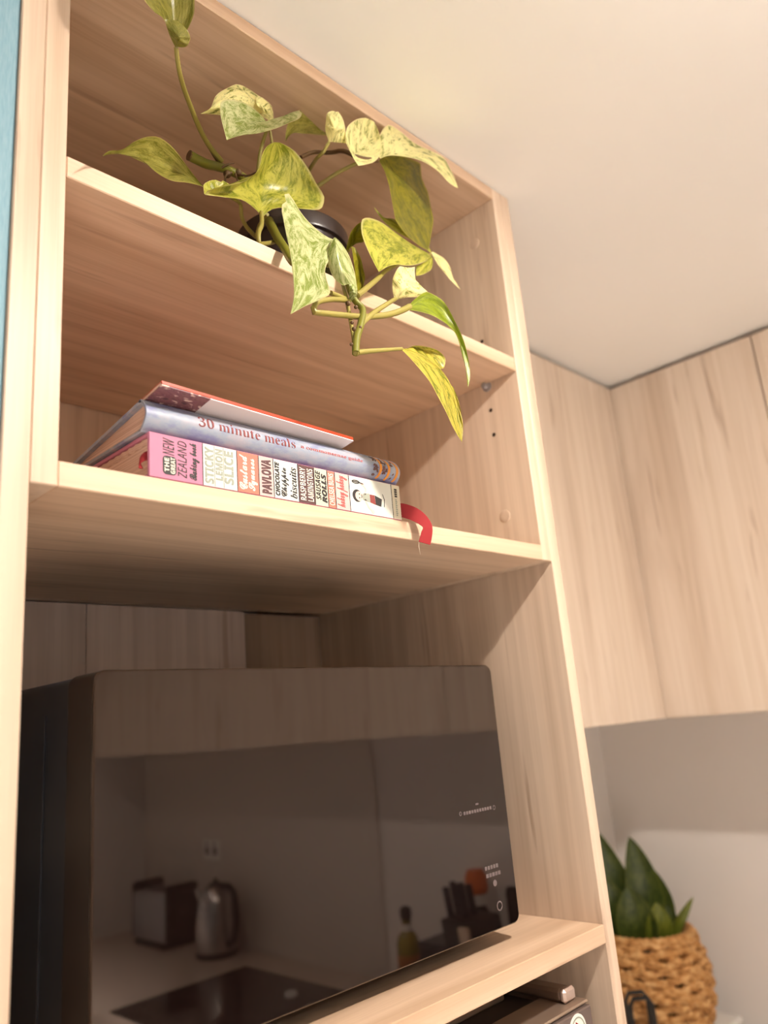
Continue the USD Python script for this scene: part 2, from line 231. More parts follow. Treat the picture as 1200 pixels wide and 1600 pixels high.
# ---------------------------------------------------------------- tall cabinet with the open shelves
T = 0.018
S1, S2, S3 = 0.2195, -0.0203, -0.4252       # upper faces of the three shelves
DEP = 0.58
tc = thing('tall_cabinet', 'tall pale oak cabinet reaching the ceiling, housing shelves and microwave', 'cabinet', (0.3, 0.29, ZF))
obj('side_panel', bx(-T, -0.0002, 0, DEP, ZF + 0.0, ZC - 0.001), 'oak_z', tc); obj('side_panel', bx(0.6002, 0.6 + T, 0, DEP, ZF, ZC - 0.001), 'oak_z', tc)
obj('shelf', bx(0, 0.6, 0.0, 0.5, S3 - T, S3), 'oak_x_b', tc)
obj('shelf', bx(0, 0.6, 0.0, 0.5, -0.74 - T, -0.74), 'oak_x', tc)
obj('back_panel', bx(0.0, 0.6, 0.421, 0.437, -0.74, S2 - T - 0.0002), 'oak_shaded', tc, label='back panel behind the microwave, with the bay shade put into its darker colour')
obj('back_panel', bx(0.0, 0.2255, 0.405, 0.4208, S3, S2 - T - 0.0003), 'oak_lit_grey', tc, label='left board in front of the back panel, with cool light put into its greyer colour')
obj('back_panel', bx(0.2262, 0.4505, 0.405, 0.4208, S3, S2 - T - 0.0003), 'oak_lit_grey_b', tc, label='right board in front of the back panel, with cool light put into its greyer colour')
dr = obj('door', bx(0.002, 0.598, -0.001, T, ZF + 0.1, -0.762), 'oak_z', tc)
obj('handle', tube([(0.05, -0.001, -0.86), (0.05, -0.03, -0.86), (0.05, -0.03, -1.06), (0.05, -0.001, -1.06)], 0.005), 'steel', dr, smooth=40)
obj('plinth', bx(0, 0.6, 0.05, 0.066, ZF, ZF + 0.098), 'oak_x', tc)

ou = thing('open_shelf_unit', 'open pale oak shelf unit set in the top of the tall cabinet', 'shelf unit', (0.3, 0.2, S2 - T))
obj('side_panel', bx(0, T, 0, 0.405, S2 - T, ZC - 0.0015), 'oak_z_b', ou); obj('side_panel', bx(0.6 - T, 0.6, 0, 0.405, S2 - T, ZC - 0.0015), 'oak_z_b', ou)
obj('top_panel', bx(T, 0.6 - T, 0, 0.389, ZC - T, ZC - 0.0015), 'oak_x_b', ou)
obj('bottom_panel', bx(T, 0.6 - T, 0, 0.389, S2 - T, S2), 'oak_x', ou)
obj('shelf', bx(T + 0.0005, 0.6 - T - 0.0005, 0.001, 0.386, S1 - T, S1), 'oak_x', ou)
obj('back_panel', bx(T, 0.6 - T, 0.389, 0.404, S2 - T, ZC - 0.0015), 'oak_z', ou)
xr = 0.6 - T
for z in (0.402, 0.026): obj('screw_cap', turn(lathe([(0, 0), (0.0075, 0), (0.0075, 0.0003), (0.0068, 0.0007), (0.0025, 0.0008), (0, 0.0005)], n=28), '-x').apply_translation((xr, 0.038 if z > 0.2 else 0.045, z)), 'wood_plug', ou, smooth=30)
for z in (0.261, 0.165, 0.132): obj('peg_hole', turn(cyl(0.0025, -0.004, 0.0002, n=16), '-x').apply_translation((xr, 0.046, z)), 'hole', ou)
for x, s in ((xr, '-x'), (T, 'x')):
    for y in (0.047, 0.33):
        pg = turn(lathe([(0, -0.006), (0.0025, -0.006), (0.0025, 0), (0.0065, 0), (0.0065, 0.0015), (0.004, 0.002), (0.004, 0.0075), (0.003, 0.0085), (0, 0.0085)], n=20), s).apply_translation((x, y, S1 - T - 0.0041))
        obj('shelf_peg', pg, 'clear_plastic', ou, smooth=30, label='clear plastic shelf peg')

# ---------------------------------------------------------------- microwave
MX0, MX1, MY, MZ0, MZ1 = 0.066, 0.5180, 0.045, -0.4090, -0.1525
mw = thing('microwave', 'black microwave oven with a mirror-dark glass door, on the lower shelf', 'microwave', ((MX0 + MX1) / 2, 0.22, S3))
def slab(x0, x1, z0, z1, r, y0, y1, e):     # rounded plate in xz, eased front edge
    a, b = rrect(x0, x1, z0, z1, r), rrect(x0 + e, x1 - e, z0 + e, z1 - e, max(r - e, 0.0005))
    A, B = np.array(a.exterior.coords)[:-1], np.array(b.exterior.coords)[:-1]
    n = len(A); assert len(B) == n
    ring = lambda P, y: np.stack([P[:, 0], np.full(n, y), P[:, 1]], 1)
    v = np.vstack([ring(B, y0), ring(A, y0 + e), ring(A, y1)]); f = []
    for k in range(2):
        for i in range(n): j = (i + 1) % n; f += [(k * n + i, k * n + j, (k + 1) * n + j), (k * n + i, (k + 1) * n + j, (k + 1) * n + i)]
    v = np.vstack([v, [[(x0 + x1) / 2, y0, (z0 + z1) / 2]], [[(x0 + x1) / 2, y1, (z0 + z1) / 2]]])
    for i in range(n): j = (i + 1) % n; f += [(3 * n, j, i), (3 * n + 1, 2 * n + i, 2 * n + j)]
    m = trimesh.Trimesh(v, f, process=False); m.fix_normals(); return m
obj('body', slab(MX0 + 0.0012, MX1 - 0.0012, MZ0 + 0.001, MZ1 - 0.001, 0.008, MY + 0.0425, 0.392, 0.002), 'black_satin', mw, smooth=30)
obj('side_rib', bx(MX0 - 0.0002, MX0 + 0.002, MY + 0.0815, MY + 0.083, MZ0 + 0.012, MZ1 - 0.025, 0.0003), 'black_satin', mw)
dd = obj('door', slab(MX0, MX1, MZ0, MZ1, 0.0085, MY + 0.003, MY + 0.0415, 0.0008), 'door_edge', mw, smooth=30)
obj('glass', slab(MX0, MX1, MZ0, MZ1, 0.0085, MY, MY + 0.0029, 0.0012), 'black_gloss', dd, smooth=30, label='mirror-dark glass front')
for x in (MX0 + 0.05, MX1 - 0.05):
    for y in (0.11, 0.34): obj('foot', cyl(0.013, S3, MZ0 + 0.002, (x, y), ch=0.001), 'black_plastic', mw, smooth=30)
def mwprint(name, g): obj(name, at_front(ext(g, 0.00025), MY - 0.00005), 'print_grey', mw)
ring = lambda x, z, r, w: Point(x, z).buffer(r).difference(Point(x, z).buffer(r - w))
mwprint('marking', union_all([ring(0.4415, -0.2965, 0.002, 0.0007), ring(0.4955, -0.2975, 0.0022, 0.0007)] + [sbox(0.446 + k * 0.0042, -0.2985, 0.4492 + k * 0.0042, -0.2955) for k in range(11)] + [sbox(0.466, -0.2915, 0.471, -0.290)]))
mwprint('marking', union_all([sbox(0.470 + k * 0.0045, -0.3535, 0.4735 + k * 0.0045, -0.350) for k in range(5)] + [sbox(0.471 + k * 0.0048, -0.3605, 0.475 + k * 0.0048, -0.357) for k in range(5)] + [Point(0.4835, -0.367).buffer(0.003)]))
mwprint('marking', ring(0.487, -0.3885, 0.0045, 0.0012))

# ---------------------------------------------------------------- benchtop oven under the shelf
ov = thing('benchtop_oven', 'brownish metal benchtop oven in the bay under the microwave shelf', 'oven', (0.30, 0.2, -0.74))
oz = -0.486
obj('body', cat([bx(0.035, 0.563, 0.012, 0.40, -0.725, oz - 0.004, 0.003)]), 'oven_dark', ov)
obj('top_bezel', cat([bx(0.033, 0.565, 0.008, 0.052, oz - 0.0032, oz, 0.0012), bx(0.033, 0.06, 0.052, 0.40, oz - 0.012, oz, 0.003), bx(0.545, 0.565, 0.052, 0.40, oz - 0.012, oz, 0.003)]), 'oven_metal', ov)
obj('top_bar', bx(0.07, 0.53, 0.085, 0.092, oz - 0.004, oz + 0.003, 0.002), 'oven_metal', ov)
ob = obj('arm', bx(0.5385, 0.5575, 0.022, 0.30, oz + 0.0005, oz + 0.0125, 0.003), 'oven_arm', ov)
obj('arm_tip', bx(0.538, 0.558, 0.0165, 0.0235, oz + 0.0005, oz + 0.013, 0.0025), 'oven_cap', ob, label='paler metal end cap')
obj('front_panel', bx(0.036, 0.562, 0.004, 0.012, -0.72, oz - 0.0036, 0.001), 'oven_front', ov)
bd = obj('badge', turn(cyl(0.0145, 0, 0.0012, n=40, ch=0.0003), '-y').apply_translation((0.5335, 0.004, oz - 0.0185)), 'paper_white', ov, label='round white badge with red and green marks')
cx, cz = 0.5335, oz - 0.0185
obj('badge_mark', at_front(ext(ring(cx, cz, 0.0120, 0.0012), 0.0003), 0.0028), 'ink_grey', bd)
obj('badge_mark', at_front(ext(affinity.translate(Polygon([(-0.005, -0.004), (-0.001, -0.005), (0.001, 0.006), (-0.003, 0.0085)]), cx, cz), 0.0003), 0.0028), 'red', bd)
obj('badge_mark', at_front(ext(affinity.translate(Polygon([(0.002, -0.005), (0.006, -0.004), (0.006, 0.004), (0.003, 0.005)]), cx, cz), 0.0003), 0.0028), 'green', bd)
for x in (0.07, 0.53):
    for y in (0.06, 0.36): obj('foot', cyl(0.014, -0.74, -0.722, (x, y), ch=0.001), 'black_plastic', ov, smooth=30)
oh = obj('handle', tube([(0.10, 0.006, -0.575), (0.10, -0.03, -0.575), (0.48, -0.03, -0.575), (0.48, 0.006, -0.575)], 0.006), 'chrome', ov, smooth=40)

# ---------------------------------------------------------------- books
PX0, PX1, PY, PZ0, PZ1 = 0.0835, 0.3475, 0.0005, S2, 0.0150
b1 = thing('book', 'thick baking book with pink, white and salmon lettered spine, bottom of the pile', 'book', (0.215, 0.11, S2), group='cookbooks piled on the middle shelf')
DP = 0.225
obj('cover', cat([bx(PX0, PX1, PY + 0.001, DP, PZ0 + 0.0001, PZ0 + 0.003), bx(PX0, PX1, PY + 0.001, DP, PZ1 - 0.003, PZ1), bx(PX0, PX1, PY, PY + 0.003, PZ0, PZ1, 0.001)]), 'pink', b1)
v = bx(PX0 + 0.003, PX1 - 0.003, PY + 0.0032, DP - 0.004, PZ0 + 0.0031, PZ1 - 0.0031, 0).subdivide_to_size(0.004); q = v.vertices
e = (q[:, 2] > PZ1 - 0.008) & (q[:, 0] < PX0 + 0.004); q[e, 0] -= 0.0012 * (0.5 + 0.5 * np.sin(q[e, 1] * 600)); v.vertices = q
obj('pages', v, 'pages', b1, smooth=25)
segs = [('pink', .0835, .1285), ('spine_white', .1285, .160), ('salmon', .160, .181), ('pale_pink', .181, .196), ('spine_white', .196, .222), ('ink_brown', .222, .240), ('spine_cream', .240, .255), ('salmon', .255, .264), ('pale_pink', .264, .281), ('spine_white', .281, .336), ('spine_cream', .336, .3475)]
FY = PY - 0.0002
sp = obj('spine_panel', at_front(ext(sbox(PX0 + .0005, PZ0 + .0008, .1285, PZ1 - .0008), .0003), PY + .0001), 'pink', b1)
for m_, a, b in segs[1:]: obj('spine_panel', at_front(ext(sbox(a + .0003, PZ0 + .0008, b - .0003, PZ1 - .0008), .0003), PY + .0001), m_, b1)
def spine_text(s, x0, x1, z0, z1, m_, style='plain', stroke=0, up=True, y=FY):
    g = letters(s, (z1 - z0) if up else (x1 - x0), (x1 - x0) if up else (z1 - z0), style, stroke)
    g = upright(g, x1, z0) if up else affinity.translate(g, x0, z0)
    obj('lettering', at_front(ext(g, 0.00025), y), m_, b1)
a, b = PZ0 + 0.003, PZ1 - 0.003
obj('lettering_panel', at_front(ext(rrect(.0945, .1058, a + .001, a + .0155, .003), .0002), FY), 'ink', b1)
spine_text('THE', .0958, .0996, a + .003, a + .0138, 'ink_cream', 'bold', 1, y=FY - .00018); spine_text('GREAT', .1008, .1046, a + .002, a + .0147, 'ink_cream', 'bold', 1, y=FY - .00018)
spine_text('NEW', .0948, .1040, a + .0165, b, 'ink', 'thin'); spine_text('ZEALAND', .1070, .1145, a + .0005, b, 'ink', 'thin'); spine_text('Baking book', .1168, .1258, a, b, 'ink', 'script', 2)
spine_text('STICKY', .1305, .1382, a, b, 'ink_grey', 'bold', 1); spine_text('LEMON', .1400, .1465, a + .004, b, 'ink_grey', 'bold', 1); spine_text('SLICE', .1480, .1565, a + .002, b, 'ink_grey', 'bold', 1)
for x in (.1391, .1473): obj('rule', at_front(ext(sbox(x - .0002, PZ0 + .001, x + .0002, PZ1 - .001), .0002), FY), 'ink_grey', b1)
spine_text('Custard', .1618, .1696, a, b, 'ink_cream', 'script', 2); spine_text('Squares', .1705, .1795, a, b - .002, 'ink_cream', 'script', 2)
spine_text('PAVLOVA', .1838, .1936, a, b, 'ink_brown', 'bold', 3)
spine_text('CHOCOLATE', .1975, .2020, a, b, 'ink', 'sans', 2); spine_text('Chippie', .2035, .2115, a, b - .004, 'ink', 'script', 1); spine_text('biscuits', .2130, .2200, a, b - .002, 'ink', 'italic')
spine_text('RASPBERRY', .2238, .2300, a, b, 'ink_cream', 'bold'); spine_text('LAMINGTONS', .2318, .2384, a, b, 'ink_cream', 'bold')
spine_text('SAUSAGE', .2414, .2468, a + .003, b, 'ink', 'sans'); spine_text('ROLLS', .2480, .2536, a + .001, b - .002, 'ink', 'sans', 3)
spine_text('CHELSEA BUNS', .2563, .2622, a, b, 'ink_cream', 'bold'); spine_text('hokey pokey', .2655, .2790, a, b, 'ink_salmon', 'script', 1)
for x in (.1285, .160, .181, .196, .222, .240, .255, .264, .281, .336): obj('rule', at_front(ext(sbox(x - .0003, PZ0 + .0008, x + .0003, PZ1 - .0008), .0002), FY), 'ink', b1)
for k in range(9): obj('lettering', at_front(ext(sbox(.3405, a + .001 + k * .0019, .3423 + .0006 * (k % 2), a + .0023 + k * .0019), .0002), FY), 'ink_grey', b1)
for k in range(4): obj('lettering', at_front(ext(sbox(.3400, a + .0195 + k * .0022, .3434, a + .0212 + k * .0022), .0002), FY), 'ink', b1)
# a small ink drawing of a cook holding up a whisk, lying along the spine (head to the left)
def draw(name, g, m_, lift=0.0): obj(name, at_front(ext(g, 0.00022), FY - lift), m_, b1)
zc0 = PZ0 + 0.0165
L = lambda pts, w: LineString(pts).buffer(w)
draw('drawing', Point(.2905, zc0).buffer(.0058), 'ink'); draw('drawing', affinity.scale(Point(.2925, zc0 - .0002).buffer(.0046), 1, 1), 'skin', .0002)
draw('drawing', union_all([Point(.2928, zc0 + .0018).buffer(.0006), Point(.2928, zc0 - .0018).buffer(.0006), L([(.2953, zc0 + .0015), (.2960, zc0), (.2953, zc0 - .0015)], .0003)]), 'ink', .0004)
draw('drawing', Polygon([(.2975, zc0 - .003), (.2975, zc0 + .003), (.306, zc0 + .0042), (.3065, zc0 - .0042)]), 'ink_grey')
draw('drawing', Polygon([(.3068, zc0 - .0042), (.3065, zc0 + .0035), (.3125, zc0 + .0035), (.3135, zc0 - .0055)]), 'ink_red')
draw('drawing', Polygon([(.3138, zc0 - .0055), (.3130, zc0 + .0035), (.322, zc0 + .001), (.3205, zc0 - .0065)]), 'ink')
draw('drawing', union_all([L([(.3005, zc0 + .003), (.3025, zc0 + .008), (.2985, zc0 + .0118)], .0009), affinity.scale(Point(.2980, zc0 + .0122).buffer(.0016), 1.3, 1)]), 'skin')
draw('drawing', union_all([L([(.2985, zc0 + .0123), (.2940, zc0 + .0130)], .0004), affinity.scale(Point(.2895, zc0 + .0131).buffer(.0045), 1, .32).boundary.buffer(.0003), L([(.2850, zc0 + .0131), (.294, zc0 + .0131)], .0003)]), 'ink', .0002)
draw('drawing', union_all([L([(.3005, zc0 - .003), (.304, zc0 - .009), (.309, zc0 - .0125)], .0010), Point(.3095, zc0 - .0128).buffer(.0018)]), 'skin')
draw('drawing', union_all([L([(.3235, zc0 + .006), (.3255, zc0 + .001), (.3245, zc0 - .006)], .0003)]), 'ink')
# ribbon of the book: a tail at the left end and one hanging over the shelf edge at the right
def ribbon(C, Wd, r):
    C, Wd = np.array(C, float), np.array(Wd, float); s = np.r_[0, np.cumsum(np.linalg.norm(np.diff(C, axis=0), axis=1))]; s /= s[-1]; t = np.linspace(0, 1, 26)
    c, w = smooth_path(C, s, t), smooth_path(Wd, s, t); l, rr = c - w, c + w
    T_ = np.gradient(c, axis=0); n = np.cross(T_, w); n /= np.linalg.norm(n, axis=1, keepdims=True) + 1e-12; n *= 0.00025
    v = np.stack([l + n, rr + n, rr - n, l - n], 1).reshape(-1, 3); f = []
    for i in range(25):
        for k in range(4): p, q_ = i * 4 + k, i * 4 + (k + 1) % 4; f += [(p, q_, q_ + 4), (p, q_ + 4, p + 4)]
    f += [(0, 2, 1), (0, 3, 2), (100, 101, 102), (100, 102, 103)]
    m = trimesh.Trimesh(v, f, process=False); m.fix_normals(); return m
rb = obj('ribbon', ribbon([(.338, .010, -.0085), (.3495, .0035, -.0088), (.3575, -.004, -.0125), (.3635, -.011, -.0195), (.3650, -.0155, -.0270), (.3615, -.0170, -.0350), (.3560, -.0175, -.0455)],
                     [(0, -.001, .0068), (.0002, -.001, .0068), (.0012, -.001, .0068), (.0045, -.0005, .0052), (.0068, .0003, .0025), (.0078, .0003, -.0004), (.0082, .0003, -.0006)], 0), 'red', b1, smooth=60, label='red ribbon bookmark hanging over the shelf edge')
obj('ribbon_thread', tube([(.3485, -.0172, -.0452), (.3482, -.0173, -.051), (.3488, -.0173, -.057)], 0.00012, n=5), 'ink_cream', rb)
obj('ribbon', ribbon([(.0900, .004, -.002), (.0825, .0055, -.004), (.0795, .007, -.009), (.0815, .006, -.013)], [(0, .0005, .004), (.001, .001, .004), (.001, .001, .0035), (.001, .001, .0005)], 0), 'red', b1, smooth=60)

# middle book: mottled blue, rounded spine, cover sloping down to the fore-edge
b2 = thing('book', 'pale mottled blue cookbook titled 30 minute meals, middle of the pile', 'book', (0.215, 0.11, PZ1), group='cookbooks piled on the middle shelf')
BX0, BX1, BY, BZ0, BZ1 = 0.0800, 0.3475, 0.0015, PZ1 + 0.0003, 0.0412
def wedge(x0, x1, y0, y1, zb0, zb1, zt0, zt1):
    v = np.array([(x, y, z) for x in (x0, x1) for y, z in ((y0, zb0), (y1, zb1), (y1, zt1), (y0, zt0))]); m = trimesh.convex.convex_hull(v); return m
zt = lambda y: BZ1 - 0.135 * y
obj('cover', cat([wedge(BX0, BX1, BY + .004, 0.190, zt(.004) - .0028, zt(.19) - .0028, zt(.004), zt(.19)), bx(BX0, BX1, BY + .004, 0.190, BZ0, BZ0 + .0026)]), 'mottled_blue', b2)
obj('pages', wedge(BX0 + .004, BX1 - .004, BY + .004, 0.186, BZ0 + .0027, BZ0 + .0027, zt(.004) - .0029, zt(.186) - .0029), 'pages', b2)
ZM, ZH = (BZ0 + BZ1) / 2, (BZ1 - BZ0) / 2
bulge = lambda z: BY + 0.0062 - 0.0105 * np.cos(np.clip((z - ZM) / ZH, -1, 1) * np.pi / 2) ** 0.7
def spine_profile():
    t = np.linspace(-1, 1, 15); z = ZM + ZH * t; y = bulge(z); o = np.stack([y, z], 1); i_ = np.stack([y + .0022, ZM + (ZH - .0015) * t], 1)[::-1]; P = np.vstack([o, i_]); n = len(P)
    xs = (BX0, BX1); v = np.vstack([np.column_stack([np.full(n, x), P]) for x in xs]); f = []
    for k in range(n): j = (k + 1) % n; f += [(k, j, n + j), (k, n + j, n + k)]
    for k in range(14): f += [(k, k + 1, 29 - k - 1), (k, 29 - k - 1, 29 - k), (n + k, n + 29 - k - 1, n + k + 1), (n + k, n + 29 - k, n + 29 - k - 1)]
    m = trimesh.Trimesh(v, f, process=False); m.fix_normals(); return m
obj('spine', spine_profile(), 'mottled_blue', b2, smooth=40)
def on_spine(g, m_, name='lettering', lift=0.0001):
    m = ext(g, 0.00025).subdivide_to_size(0.0022); v = m.vertices
    v = np.stack([v[:, 0], bulge(v[:, 1]) - lift - v[:, 2], v[:, 1]], 1); obj(name, trimesh.Trimesh(v, m.faces, process=False), m_, b2)
on_spine(affinity.translate(letters('30 minute meals', .0945, .0088, 'serif', thin=1.3), .1240, .0264), 'ink_red')
on_spine(affinity.translate(letters('a commonsense guide', .0735, .0040, 'serif', thin=0.6), .2245, .0275), 'ink_salmon')
rng = np.random.default_rng(5)
for k, x in enumerate((.3185, .3295, .3405)):
    o = affinity.scale(Point(x, .0290).buffer(.0045), 1.0, 2.5); o = o.difference(affinity.translate(affinity.scale(o, .80, .98), -.0022, 0)); on_spine(o, 'orange_print', 'print')
    dots = union_all([affinity.rotate(affinity.scale(Point(x - .004 + rng.normal(0, .0016), .0290 + rng.uniform(-.009, .009)).buffer(.0008 + .0006 * rng.random()), 1.6, .8), rng.uniform(0, 180)) for _ in range(16 if k != 2 else 5)])
    on_spine(dots, 'spice_print', 'print', .0003)

# top book: thin, red spine, leaning back over the middle one
b3 = thing('book', 'thin red-edged cookbook overhanging the front, top of the pile', 'book', (0.18, 0.09, BZ1), group='cookbooks piled on the middle shelf')
c0, tl = BZ1 + 0.0012, -0.135
def tilt(m):
    v = m.vertices.copy(); v[:, 2] += tl * v[:, 1]; v[:, 1] += .045 * (v[:, 0] - .0845); return trimesh.Trimesh(v, m.faces, process=False)
TX0, TX1, TY = 0.0845, 0.2830, -0.0165
obj('pages', tilt(bx(TX0, TX1 - .0015, TY + .001, .175, c0 + .0011, c0 + .0030, 0)), 'pages', b3)
obj('cover', tilt(cat([bx(TX0, TX1, TY, .178, c0 + .0031, c0 + .0039, 0), bx(TX0, TX1, TY - .0006, TY + .0008, c0 + .0011, c0 + .0039, .0003)])), 'cover_red', b3)
obj('back_cover', tilt(bx(.127, TX1, TY - .0004, .178, c0 + .0001, c0 + .0010, 0)), 'cover_white', b3, label='white part of the back cover')
obj('back_cover', tilt(bx(TX0, .127, TY - .0004, .178, c0 + .0001, c0 + .0010, 0)), 'photo_print', b3, label='back cover strip with a dark food photograph')

